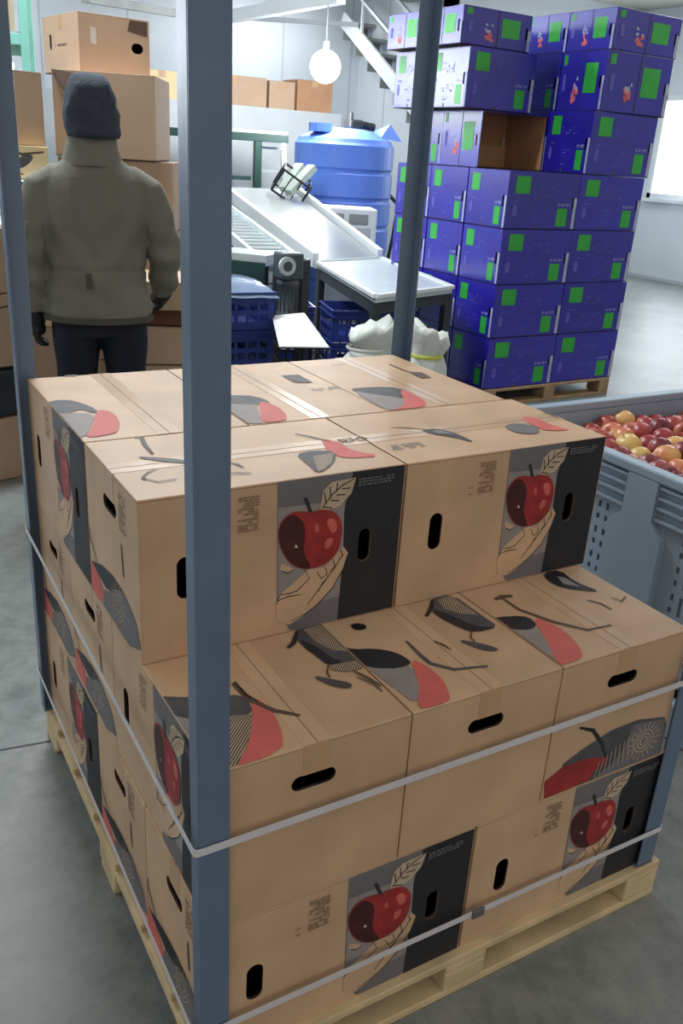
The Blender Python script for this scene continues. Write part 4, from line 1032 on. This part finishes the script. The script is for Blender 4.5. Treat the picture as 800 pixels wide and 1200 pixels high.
rbox('pale yellow carton on the cold room roof, left of the near post', 173, 207, 84, 130, 9.5, PALEK, zfix=zr)
rbox('brown carton on the cold room roof, just right of the near post', 236, 313, 92, 124, 9.45, KRAFT_B, zfix=zr)
rbox('light brown carton on the cold room roof, middle of the three', 315, 346, 97, 128, 9.45, PALEK if 0 else KRAFT_B, zfix=zr)
rbox('brown carton on the cold room roof, nearest the globe lamp', 347.5, 390, 97, 131, 9.45, mat('kraft_mid', (172, 132, 100), .7), zfix=zr)
# dark green steel frame and step ladder
a = at_d(300, 156, 10.2); O = Vector((a.x, a.y, 0))
e = empty('gantry', O, -0.2, 'dark green steel frame with a top beam behind the conveyor', 'frame')
MB().bbox(-1.1, .35, -.04, .04, a.z - .08, a.z, GREEND, .006).build('beam', e)
for x in (-1.0, 0.02): MB().bbox(x - .04, x + .04, -.04, .04, 0, a.z - .08, GREEND, .006).build('upright', e)
MB().bbox(-.5, .36, .05, .12, a.z, a.z + .03, WHITE, .005).build('strip', e)
MB().bbox(-.95, -.05, -.02, .02, 1.2, 1.24, GREEND, .004).build('cross_bar', e)
a = at_d(318, 160, 10.55); e = empty('step_ladder', (a.x, a.y, 0), -0.3, 'aluminium step ladder standing behind the green frame', 'ladder')
for s_ in (-1, 1):
    MB().bar((s_ * .20, -.35, 0), (s_ * .13, 0, a.z), 0.03, 0.05, WHITE, (1, 0, 0)).build('ladder_rail', e)
    MB().bar((s_ * .20, .35, 0), (s_ * .13, 0.03, a.z - .02), 0.03, 0.03, WHITE, (1, 0, 0)).build('rear_leg', e)
for k in range(7):
    t = (k + .5) / 7; MB().bar((-.2 + .07 * t, -.35 * (1 - t), a.z * t), (.2 - .07 * t, -.35 * (1 - t), a.z * t), 0.09, 0.025, SS).build('step', e)
# tilted black basket and pale channel pieces lying on the conveyor top
a = at_d(318, 222, 8.9)
e = empty('wire_basket', a + Vector((0, 0, 0)), -0.4, 'black square wire frame tilted on the conveyor head', 'basket'); e.rotation_euler = (0.2, 0.55, -0.4)
mb = MB(); 
for zz in (0.0, 0.22):
    for s_ in ((0, 0, .3, 0), (.3, 0, .3, .3), (.3, .3, 0, .3), (0, .3, 0, 0)): mb.rod((s_[0], s_[1], zz), (s_[2], s_[3], zz), 0.012, BLACKP, 6)
for s_ in ((0, 0), (.3, 0), (.3, .3), (0, .3)): mb.rod((*s_, 0), (*s_, .22), 0.012, BLACKP, 6)
for t in (0.1, 0.2): mb.rod((t, 0, 0), (t, 0, .22), 0.006, BLACKP, 6)
mb.build('wire_frame', e)
CHN = mat('channel_pale', (176, 190, 182), .5, var=.06)
for k, (u0, v0, u1, v1) in enumerate(((332, 222, 352, 194), (338, 226, 366, 196))):
    p, r = at_d(u0, v0, 9.0 - .12 * k), at_d(u1, v1, 9.2 - .12 * k); mb = MB(); mb.bar((0, 0, 0), r - p, 0.10, 0.06, CHN); o = mb.build('steel_channel', loc=p)
    tag(o, 'pale steel channel leaning up from the conveyor head, ' + ('left one' if k == 0 else 'right one'), 'channel', 'pale channels on the conveyor')
mb = MB()
# machine body under the conveyor head carrying the basket
p = at_d(296, 228, 9.25); e = empty('feed_hopper', (p.x, p.y, 0), -.25, 'pale steel feed hopper at the head of the conveyor', 'hopper')
MB().bbox(-.5, .42, .1, .5, 0.35, p.z - .03, CABW, .02).build('hopper_body', e)
for x in (-.45, .38):
    for y in (.15, .45): MB().bar((x, y, 0), (x, y, .36), .06, .06, DARK, (1, 0, 0)).build('leg', e)
MB().bbox(-.5, -.1, .088, .1, .5, p.z - .2, TANK, .004).build('panel', e, 'blue panel')
# staircase
sx = 6.75
p0, p1 = at_x(402, 22, sx), at_x(490, 136, sx); dr = (p1 - p0) / (p0.z - p1.z)
bot = p0 + dr * p0.z
e = empty('staircase', (sx, bot.y, 0), 0, 'white steel staircase with handrail rising beside the far corner', 'staircase')
O = Vector((sx, bot.y, 0)); top = p0 - O; bt = Vector((0, 0, 0)); top.x = 0; wd = 0.45
for dx in (0, wd): MB().bar(Vector((dx, 0, 0.1)), top + Vector((dx, 0, 0)), 0.04, 0.2, WHITE).build('stringer', e)
ns = 15
for k in range(ns):
    t = (k + .7) / ns; c = top * t; MB().bbox(0.02, wd - .02, c.y - .13, c.y + .13, c.z - .02, c.z + .02, MEZZ, .004).build('tread', e)
    MB().box(0.02, wd - .02, c.y + .11, c.y + .125, c.z - top.z / ns + .02, c.z - .02, MEZZ).build('riser', e)
for hgt, nm in ((0.95, 'handrail'), (0.5, 'mid_rail')):
    MB().bar(Vector((0, 0, hgt + .1)), top * 0.93 + Vector((0, 0, hgt)), 0.04, 0.04, WHITE).build(nm, e)
for t in (0.05, 0.35, 0.65, 0.9):
    c = top * t; MB().bar(c, c + Vector((0, 0, .95)), .035, .035, WHITE, (1, 0, 0)).build('baluster', e)

# ------------------------------------------------------------------ kraft cartons and goods behind the man
def kbox(label, p, rz, w_, dp, h_, m=KRAFT_B, holes=((0, .5, .5),), group='plain brown cartons stacked behind the man', name='plain_carton', openf=False, art=None, tapeside=True):
    e = empty(name, p, rz, label, 'box', group); mb = MB(); th = .005
    frs = dict(front=(Frame((0, 0, 0), (1, 0, 0), (0, 0, 1), (0, -1, 0)), w_), left=(Frame((0, dp, 0), (0, -1, 0), (0, 0, 1), (-1, 0, 0)), dp), right=(Frame((w_, 0, 0), (0, 1, 0), (0, 0, 1), (1, 0, 0)), dp), back=(Frame((w_, dp, 0), (-1, 0, 0), (0, 0, 1), (0, 1, 0)), w_))
    for nm, (f, L_) in frs.items():
        hs = []
        if nm == 'left': hs = [slot(L_ * .22, h_ * .55, .025, .07)]
        if nm == 'front' and 'front' in holes: hs = [slot(L_ * .82, h_ * .5, .06, .045)]
        t0 = .0051 if nm in ('front', 'back') else 0; wall(mb, f, [(t0, 0), (L_ - t0, 0), (L_ - t0, h_ - .0052), (t0, h_ - .0052)], hs, th, m, KRAFT_IN)
    mb.box(0, w_, 0, dp, 0, th, KRAFT_IN); mb.build('body', e)
    for y0, y1 in ((0, dp / 2 - .002), (dp / 2 + .002, dp)): MB().bbox(0, w_, y0, y1, h_ - .005, h_, m, .001).build('flap', e)
    if tapeside: MB().box(-.0008, 0, dp / 2 - .025, dp / 2 + .025, h_ - .06, h_, TAPE_B).build('tape', e)
    if art == 'brush':
        A = Art(frs['front'][0]); A.fill(smooth_poly([(.15 * w_, .3 * h_), (.45 * w_, .35 * h_), (.7 * w_, .7 * h_), (.5 * w_, .8 * h_), (.3 * w_, .6 * h_)]), INK2); A.stroke([(.1 * w_, .9 * h_), (.4 * w_, .75 * h_), (.9 * w_, .85 * h_)], .012, BROWN)
        A.text(.1 * w_, .4 * w_, .12 * h_, .2 * h_, 1, INK, 5); A.build(e, 'print', split=True)
    if art == 'line':
        A = Art(frs['left'][0]); A.text(.35 * dp, .72 * dp, .45 * h_, .52 * h_, 1, BROWN, 5, .9); A.build(e, 'print', split=True)
        A = Art(frs['front'][0]); A.fill([(.68 * w_, .78 * h_), (.97 * w_, .72 * h_), (.97 * w_, .97 * h_), (.72 * w_, .97 * h_)], BROWN); A.fill([(.16 * w_, .5 * h_), (.24 * w_, .48 * h_), (.24 * w_, .76 * h_), (.16 * w_, .78 * h_)], WHITEP); A.build(e, 'print', split=True)
    if openf:
        mb = MB(); mb.add([(0, 0, h_), (w_ * .35, -.03, h_ - .02), (w_ * .33, -.09, h_ - .13), (0.06, -.05, h_ - .08), (0, 0, h_ - .005), (w_ * .35, -.03, h_ - .025), (w_ * .33, -.09, h_ - .135), (0.06, -.05, h_ - .085)], [(0, 1, 2, 3), (7, 6, 5, 4), (0, 4, 5, 1), (1, 5, 6, 2), (2, 6, 7, 3), (3, 7, 4, 0)], KRAFT_IN); mb.build('loose_flap', e, 'loose flap hanging open')
    return e
dS = 4.75
# stack right behind the man's head
pB = at_d(66, 180, dS); pBr = at_d(183, 185, dS - .1); wB = (pBr - pB).length; angB = math.atan2(pBr.y - pB.y, pBr.x - pB.x)
zB0 = at_d(66, 182, dS).z; zB1 = at_d(66, 81, dS).z
zc = 0.12
pl = pallet('wooden_pallet', 'wooden pallet under the plain brown cartons behind the man', pB.x - .10, pB.y + .0, angB, .85, 0.6, 0.12, WOODD, 'wooden pallets')
nlow = 4; hl = (zB0 - zc) / nlow
F = lambda p, ang, dx, dy, z: (p.x + dx * math.cos(ang) - dy * math.sin(ang), p.y + dx * math.sin(ang) + dy * math.cos(ang), z)
for k in range(nlow):
    kbox('plain brown carton behind the man, %s of the lower four' % ['lowest', 'second from below', 'third from below', 'topmost'][k], F(pB, angB, 0.0, 0.02, zc + k * hl), angB, wB * 1.16, .42, hl - .004, holes=())
kbox('large brown carton with loose flap directly behind the man\'s cap', F(pB, angB, 0, 0, zB0), angB, wB, .45, zB1 - zB0, holes=(), openf=True)
pA = at_d(94, 82, dS + .05); zA0 = max(zB1 + .002, pA.z); zA1 = at_d(94, 13, dS + .05).z
kbox('topmost tilted brown carton above the man\'s cap, hole in its left side', (pA.x, pA.y, zB1 + .001), angB + .62, .36, .46, zA1 - zB1, art='line', holes=('front',))
# right of the man
pE = at_d(176, 181, dS - .25); pE1 = at_d(201, 181, dS - .25)
for i, (vt, vb, nm) in enumerate(((181, 262, 'upper'), (263, 328, 'lower'))):
    a_, b_ = at_d(165, vb, 4.6), at_d(201, vt, 4.6)
kb0 = at_d(160, 330, 4.15); kb1 = at_d(222, 330, 4.15); angK = math.atan2(kb1.y - kb0.y, kb1.x - kb0.x); wK = (kb1 - kb0).length
zt_ = [at_d(200, v, 4.15).z for v in (428, 385, 365, 331)]
stackz = [0.0, zt_[0] - .28, zt_[0], zt_[1], zt_[3]]
kbox('lowest brown carton between the man and the near post', F(kb0, angK, 0, 0, 0.0), angK, wK, .4, max(.1, zt_[0] - .30), holes=())
kbox('second brown carton between the man and the near post', F(kb0, angK, 0, 0, zt_[0] - .30 + .002), angK, wK, .4, .296, holes=())
kbox('third brown carton between the man and the near post', F(kb0, angK, 0, 0, zt_[0] + .001), angK, wK, .4, zt_[1] - zt_[0], holes=())
kbox('dark flattened brown carton second from top between the man and the post', F(kb0, angK, .01, .04, zt_[1] + .003), angK, wK - .02, .34, zt_[2] - zt_[1] - .004, m=KRAFT_D, holes=())
kbox('top brown carton of the short stack beside the man\'s right elbow', F(kb0, angK, 0, 0, zt_[2]), angK, wK, .4, zt_[3] - zt_[2], holes=())
# slim carton right of the man's shoulder (stands on its own stack)
pS = at_d(150, 250, 4.85); pS1 = at_d(202, 250, 4.85); zS = [0.0, .33, .66, .99, at_d(200, 183, 4.85).z]
angS = math.atan2(pS1.y - pS.y, pS1.x - pS.x)
# left part: shelf/table with goods
def stack_left(u0, u1, d, items, dp=.42):
    a, b = at_d(u0, 300, d), at_d(u1, 300, d); ang = math.atan2(b.y - a.y, b.x - a.x); w_ = (b - a).length
    return a, ang, w_
a, ang, w_ = stack_left(10, 47, 4.55, None)
zc_ = at_d(20, 172, 4.55).z; zc1 = at_d(20, 84, 4.55).z
tz = at_d(30, 262, 4.35).z
tb = at_d(-60, 262, 4.3); tb1 = at_d(75, 262, 4.3); angT = math.atan2(tb1.y - tb.y, tb1.x - tb.x); lT = (tb1 - tb).length
e = empty('work_table', (tb.x, tb.y, 0), angT, 'white edged work table with cartons on it to the left of the man', 'table')
MB().bbox(0, lT, 0, .9, tz - .035, tz, WHITE, .005).build('table_top', e)
for x in (.04, lT - .04):
    for y in (.05, .85): MB().bar((x, y, 0), (x, y, tz - .035), .05, .05, DARK, (1, 0, 0)).build('leg', e)
MB().bbox(.04, lT - .04, .05, .85, .30, .33, DARK, .004).build('lower_shelf', e)
GL = 'cartons on and under the work table'
zsh = at_d(30, 212, 4.4).z
kbox('white and yellow printed carton on the table left of the man\'s shoulder', F(tb, angT, lT * .52, .25, zsh), angT, lT * .40, .4, at_d(30, 171, 4.6).z - zsh, m=PALEK, holes=(), group=GL, art='brush')
# stuff between: trays with red labels
e = empty('plastic_tray', F(tb, angT, lT * .50, .2, tz), angT, 'dark plastic tray with pink and white labels on the work table', 'tray'); wt = lT * .46; ht = zsh - tz
MB().bbox(0, wt, 0, .5, 0, ht * .3, BLACKP, .01).build('tray_base', e)
MB().bbox(.02, wt - .02, -.004, .45, ht * .3, ht * .62, mat('pink_label', (214, 168, 172), .5, var=.2, scale=30), .01).build('label_pack', e, 'pink and white label pack')
MB().bbox(.0, wt * .98, .02, .5, ht * .62, ht * .94, mat('dark_teal_bag', (60, 84, 90), .4, var=.35, scale=20), .02).build('bag', e, 'dark teal bag')
MB().bbox(0, wt, 0, .5, ht * .94, ht - .002, WHITE, .004).build('tray_lid', e)
zC = at_d(30, 171, 4.6).z + .002
kbox('pale brown carton at far left, upright with a slot, above the printed carton', F(tb, angT, lT * .50, .27, zC), angT + .25, .20, .36, at_d(20, 84, 4.7).z - zC, holes=(), group=GL)
# below the table, left of the man
p0 = at_d(-45, 545, 3.55); p1 = at_d(34, 545, 3.55)
pl = at_z(-70, 580, 0); pr_ = at_z(36, 556, 0); angP = math.atan2(pr_.y - pl.y, pr_.x - pl.x); lp = (pr_ - pl).length
dd = math.hypot(pr_.x - CAM.x, pr_.y - CAM.y)
zz_ = [at_d(20, v, dd).z for v in (545, 515, 428, 345, 252)]
kbox('lowest dim brown carton at the left edge, on the floor', F(pl, angP, 0, 0, 0.0), angP, lp, .3, zz_[1] + .12, m=KRAFT_B, holes=(), group=GL)
o = MB().bbox(0, lp, 0, .3, 0, zz_[2] - zz_[1] - .13, DARK, .03).build('wrapped_bundle', loc=F(pl, angP, 0, 0, zz_[1] + .122), rot=(0, 0, angP)); tag(o, 'dark wrapped bundle between brown cartons at the left edge', 'bundle')
kbox('brown carton with dark brush print at the left edge, beside the man\'s hand', F(pl, angP, 0, 0, zz_[2]), angP, lp, .3, zz_[3] - zz_[2], m=KRAFT_B, holes=(), group=GL, art='brush')
kbox('brown carton at the left edge just below the white table edge', F(pl, angP, 0, .02, zz_[3] + .002), angP, lp, .28, zz_[4] - zz_[3] - .06, m=KRAFT_B, holes=(), group=GL)
# brown cartons under the table seen beside the hip
ph_ = at_d(30, 420, 4.3); ph1 = at_d(66, 420, 4.3); angH = math.atan2(ph1.y - ph_.y, ph1.x - ph_.x)
kbox('brown carton low beside the man\'s left glove', F(ph_, angH, 0, 0, 0.34), angH, .34, .34, at_d(40, 385, 4.3).z - .34, m=KRAFT_B, holes=(), group=GL)
o = MB().bbox(0, .3, 0, .3, 0, .04, PALEK, .004).build('paper_stack', loc=F(ph_, angH, .10, 0.02, at_d(40, 385, 4.3).z + .002), rot=(0, 0, angH)); tag(o, 'pale sheets lying on the carton behind the man\'s left arm', 'paper')
# tall dark brown board edge between the cartons
# teal rack with dim boxes, top left
a0 = at_d(26, 40, 6.0)
e = empty('teal_rack', (a0.x - .5, a0.y + .1, 0), -.25, 'teal painted steel rack rising behind the cartons at top left', 'rack')
for x in (-.6, .52):
    for y in (0, .8): MB().bbox(x - .022, x + .022, y - .022, y + .022, 0, 2.95, TEAL, .005).build('upright', e)
for z in (1.2, at_d(15, 46, 6.0).z): 
    for y in (0, .8): MB().bbox(-.6, .52, y - .02, y + .02, z - .03, z + .03, TEAL, .004).build('beam', e)
    MB().bbox(-.58, .5, .02, .78, z + .03, z + .045, MEZZ, .002).build('shelf_panel', e)
zt2 = at_d(15, 46, 6.0).z + .046
bx_ = mat('dim_beige', (150, 136, 108), .8, var=.12)
o = MB().bbox(-.5, .44, .1, .7, 0, .45, bx_, .02).build('beige_bundle', loc=(a0.x - .5 , a0.y + .12, zt2), rot=(0, 0, -.25)); tag(o, 'dim beige bundle on the top shelf of the teal rack', 'bundle')
o = MB().bbox(-.5, .44, .1, .7, 0, .55, bx_, .02).build('beige_bundle', loc=(a0.x - .5 , a0.y + .12, 1.247), rot=(0, 0, -.25)); tag(o, 'dim beige bundle on the lower shelf of the teal rack', 'bundle')

# ------------------------------------------------------------------ the man
MD = 3.8
g = at_d(118, 400, MD); G = Vector((g.x, g.y, 0)); fwd = (G - Vector((CAM.x, CAM.y, 0))).normalized(); yawM = math.atan2(fwd.y, fwd.x) - PI / 2
man = empty('person', G, yawM, 'person seen from behind in olive jacket, dark knitted cap, gloves and navy trousers', 'person'); man.scale = (.97, 1.0, .975)
# local axes: x right, y forward (away from viewer), z up
def rings(mb, rs, m, n=20, cap=True):             # rs: (cx, cy, cz, rx, ry[, tilt]) stacked rings
    vs = []; fs = []
    for i, (cx, cy, cz, rx, ry) in enumerate(rs):
        for k in range(n): t = 2 * PI * k / n; vs.append((cx + rx * math.cos(t), cy + ry * math.sin(t), cz))
    for j in range(len(rs) - 1):
        for k in range(n): fs.append((j * n + k, j * n + (k + 1) % n, (j + 1) * n + (k + 1) % n, (j + 1) * n + k))
    if cap: fs += [tuple(range(n - 1, -1, -1)), tuple(range((len(rs) - 1) * n, len(rs) * n))]
    mb.add(vs, fs, m)
def limb(mb, pts, m, n=14):                        # pts: (Vector, radius)
    vs = []; fs = []; P = [Vector(p) for p, r in pts]
    for i, (p, r) in enumerate(pts):
        d = (P[min(i + 1, len(P) - 1)] - P[max(i - 1, 0)]).normalized(); u = d.cross(Vector((0, 1, 0.05))).normalized(); w2 = d.cross(u)
        for k in range(n): t = 2 * PI * k / n; vs.append(P[i] + (u * math.cos(t) + w2 * math.sin(t)) * r)
    for j in range(len(pts) - 1):
        for k in range(n): fs.append((j * n + k, j * n + (k + 1) % n, (j + 1) * n + (k + 1) % n, (j + 1) * n + k))
    fs += [tuple(range(n - 1, -1, -1)), tuple(range((len(pts) - 1) * n, len(pts) * n))]; mb.add(vs, fs, m)
def remesh(mb, name, parent, voxel, m, smooth_it=6, noise=0.0, nscale=6.0, label=None, fold=None):
    o = mb.build(name + '_tmp'); md = o.modifiers.new('r', 'REMESH'); md.mode = 'VOXEL'; md.voxel_size = voxel; md.use_smooth_shade = True
    s2 = o.modifiers.new('s', 'SMOOTH'); s2.iterations = smooth_it; s2.factor = .5
    dg = bpy.context.evaluated_depsgraph_get(); me = bpy.data.meshes.new_from_object(o.evaluated_get(dg)); bpy.data.objects.remove(o)
    me.name = name; me.materials.clear(); me.materials.append(m)
    from mathutils import noise as nz
    if noise > 0:
        me.update()
        for v in me.vertices:
            nn = v.normal.copy(); c = v.co
            s_ = nz.noise(Vector((c.x * nscale, c.y * nscale, c.z * nscale * .55))) + .5 * nz.noise(Vector((c.x * nscale * 2.4, c.y * 5, c.z * nscale * 1.3)))
            if fold: s_ += fold(c)
            v.co = c + nn * noise * s_
    me.polygons.foreach_set('use_smooth', [True] * len(me.polygons)); me.update()
    return link(name, me, parent, label=label)
shL, shR = Vector((-.198, 0, 1.395)), Vector((.198, 0, 1.395))
elL, elR = Vector((-.272, -.035, 1.13)), Vector((.285, .0, 1.14))
wrL, wrR = Vector((-.265, .03, .875)), Vector((.275, .15, .95))
# one continuous body: head, neck, torso, arms, legs
b = MB()
rings(b, [(0, .0, .86, .15, .10), (0, .01, .95, .165, .115), (0, .01, 1.08, .145, .10), (0, 0, 1.25, .16, .11), (0, 0, 1.38, .175, .105), (0, -.005, 1.45, .12, .08), (0, .0, 1.50, .06, .06), (0, .015, 1.56, .056, .058)], SKIN)
rings(b, [(0, .03, 1.535, .045, .055), (0, .035, 1.56, .062, .082), (0, .03, 1.62, .074, .095), (0, .022, 1.68, .077, .098), (0, .018, 1.73, .066, .085), (0, .018, 1.762, .035, .045)], SKIN)
limb(b, [(Vector((0, .118, 1.668)), .010), (Vector((0, .135, 1.645)), .013), (Vector((0, .124, 1.630)), .012)], SKIN, 8)
for s_ in (-1, 1): limb(b, [(Vector((s_ * .075, .02, 1.675)), .012), (Vector((s_ * .082, .012, 1.65)), .016), (Vector((s_ * .076, .022, 1.625)), .010)], SKIN, 8)
for S, E_l, W_r in ((shL, elL, wrL), (shR, elR, wrR)): limb(b, [(S + (Vector((0, 0, 1.4)) - S) * .2, .055), (S, .055), (E_l, .042), (W_r, .028)], SKIN)
for s_ in (-1, 1): limb(b, [(Vector((s_ * .085, 0, .92)), .085), (Vector((s_ * .10, .01, .70)), .078), (Vector((s_ * .105, .015, .48)), .055), (Vector((s_ * .11, .0, .30)), .052), (Vector((s_ * .115, -.005, .10)), .036), (Vector((s_ * .115, .0, .05)), .038)], SKIN)
def hand_geo(b, W0, d, out):                       # palm, four curled fingers and a thumb
    d = d.normalized(); across = out.cross(d).normalized(); inn = -out
    limb(b, [(W0, .026), (W0 + d * .03, .032), (W0 + d * .075, .036), (W0 + d * .09, .03)], SKIN, 10)
    for k, ln in enumerate((.068, .078, .072, .058)):
        o = W0 + d * .085 + across * ((k - 1.5) * .0195); k1 = o + d * ln * .45; k2 = k1 + (d * .6 + inn * .7).normalized() * ln * .32; k3 = k2 + (d * .1 + inn).normalized() * ln * .28
        limb(b, [(o - d * .02, .0105), (o, .0105), (k1, .0098), (k2, .009), (k3, .0075)], SKIN, 8)
    o = W0 + d * .03 - across * .03; limb(b, [(o + across * .012, .012), (o - across * .014 + d * .018, .0115), (o - across * .018 + d * .045 + inn * .012, .010), (o - across * .012 + d * .066 + inn * .02, .008)], SKIN, 8)
hand_geo(b, wrL, Vector((.05, .10, -1)), Vector((-1, 0, 0))); hand_geo(b, wrR, Vector((-.1, .85, -.45)), Vector((1, 0, 0)))
body = remesh(b, 'body', man, .008, SKIN, 2)
mouth = MB().bbox(-.022, .022, .112, .119, 1.598, 1.604, REDBOX, .002); mouth.build('mouth', man)
for s_ in (-1, 1):
    m = MB(); m.lathe([(0.011 * math.sin(PI * k / 8) + 1e-4, -0.011 * math.cos(PI * k / 8)) for k in range(9)], EYEW, 10, (s_ * .030, .112, 1.668)); m.build('eye', man, smooth=True)
    MB().bbox(s_ * .030 - .014, s_ * .030 + .014, .114, .121, 1.685, 1.690, HAIR, .002).build('eyebrow', man)
# clothes
t = MB(); rings(t, [(0, 0, .80, .170, .125), (0, .01, .93, .178, .13), (0, .0, 1.02, .16, .12)], NAVY)
for s_ in (-1, 1): limb(t, [(Vector((s_ * .088, 0, .93)), .10), (Vector((s_ * .10, .0, .80)), .102), (Vector((s_ * .105, .01, .60)), .086), (Vector((s_ * .108, .015, .46)), .074), (Vector((s_ * .113, .0, .25)), .070), (Vector((s_ * .116, -.005, .09)), .066), (Vector((s_ * .116, -.002, .06)), .068)], NAVY)
remesh(t, 'trousers', man, .011, NAVY, 5, .006, 9)
j = MB()
rings(j, [(0, .01, .862, .225, .155), (0, .01, .90, .225, .155), (0, .005, .98, .212, .145), (0, 0, 1.08, .198, .136), (0, -.002, 1.20, .206, .140), (0, -.008, 1.31, .222, .145), (0, -.008, 1.38, .218, .134), (0, -.006, 1.425, .195, .122), (0, -.003, 1.46, .155, .108), (0, 0, 1.485, .118, .10), (0, .0, 1.50, .100, .095), (0, .008, 1.52, .085, .085)], JACKET, 28)
for S, E_l, W_r in ((shL, elL, wrL), (shR, elR, wrR)):
    limb(j, [(S + (Vector((0, 0, 1.37)) - S) * .55, .070), (S + (Vector((0, 0, 1.39)) - S) * .2, .080), (S + Vector((0, 0, -.02)), .080), (S + (E_l - S) * .5, .076), (E_l, .070), (E_l + (W_r - E_l) * .5, .064), (E_l + (W_r - E_l) * .93, .056)], JACKET, 18)
def fold(c):
    f = 0.0
    if abs(c.x) < .2: f += .8 * math.exp(-((c.z - 1.07) / .012) ** 2) * -1           # waist seam
    f += .5 * math.sin(c.z * 38 + c.x * 22) * math.exp(-((c.z - 1.02) / .09) ** 2)
    f += .6 * math.sin(c.z * 60 + c.x * 14) * (1 if abs(c.x) > .21 and c.z < 1.25 else 0)
    f += .55 * math.sin(abs(c.x) * 50 - c.z * 30) * math.exp(-((c.z - 1.20) / .14) ** 2) * (c.y < 0)
    f += .7 * max(0, math.sin((abs(c.x) - .05) * 28 + (1.45 - c.z) * 9)) * math.exp(-((c.z - 1.34) / .09) ** 2) * (abs(c.x) > .08)
    return f
jk = remesh(j, 'jacket', man, .009, JACKET, 4, .009, 6, fold=fold)
col = MB(); col.lathe([(.125, 1.470), (.118, 1.495), (.104, 1.53), (.097, 1.572), (.090, 1.570), (.090, 1.52), (.076, 1.48)], JACKET, 28, (0, .012, 0)); col.build('collar', jk, smooth=True)
hem = MB(); rings(hem, [(0, .01, .859, .229, .159), (0, .01, .885, .229, .159)], JACKD, 36, cap=False); hem.build('jacket_hem', jk, smooth=True)
MB().bar((-.035, -.143, 1.065), (-.035, -.150, 1.005), .022, .004, JACKD, (0, 1, 0)).build('jacket_tab', jk)
hr = MB(); hr.lathe([(.070, 1.60), (.082, 1.625), (.083, 1.65), (.078, 1.66)], HAIR, 24, (0, .018, 0)); hr.build('hair', man, smooth=True)
cp = MB()
prof = [(.080, 1.570), (.096, 1.574), (.103, 1.59), (.104, 1.61), (.102, 1.63), (.103, 1.66), (.102, 1.69), (.098, 1.72), (.090, 1.748), (.077, 1.772), (.059, 1.790), (.036, 1.800), (.015, 1.804), (.001, 1.805)]
cp.lathe([(r * 1.06, z) for r, z in prof], KNIT, 48, (0, .015, 0)); co = cp.build('knitted_cap', man, smooth=True)
from mathutils import noise as NZ
for v in co.data.vertices:
    c = v.co; r = Vector((c.x, c.y - .015, 0)); v.co += r * .16 * NZ.noise(c * 14) + r * .08 * NZ.noise(c * 34) + r * .012 * math.sin(math.atan2(r.y, r.x) * 24) + Vector((0, r.y * .12, 0))
    if c.z > 1.66: v.co.x += .012 * math.sin(c.x * 40)
for W0, d, out in ((wrL, Vector((.05, .10, -1)), Vector((-1, 0, 0))), (wrR, Vector((-.1, .85, -.45)), Vector((1, 0, 0)))):
    gl = MB()
    keep = SKIN
    dd_ = d.normalized(); hand_geo(gl, W0, d, out)
    limb(gl, [(W0 - dd_ * .03, .040), (W0 + dd_ * .005, .040), (W0 + dd_ * .04, .037)], NAVY, 14)
    gv = remesh(gl, 'glove', man, .006, BLACKP, 1)
    gv.data.update()
    for v in gv.data.vertices: v.co += v.normal * .0035
for s_ in (-1, 1):
    sh = MB(); sh.bbox(s_ * .118 - .045, s_ * .118 + .045, -.09, .17, 0.0, .022, BLACKP, .01); rings(sh, [(s_ * .118, .04, .02, .045, .125), (s_ * .118, .035, .05, .043, .115), (s_ * .118, .0, .085, .042, .065), (s_ * .118, -.01, .13, .046, .052)], DARK, 18); sh.build('boot', man, smooth=False)
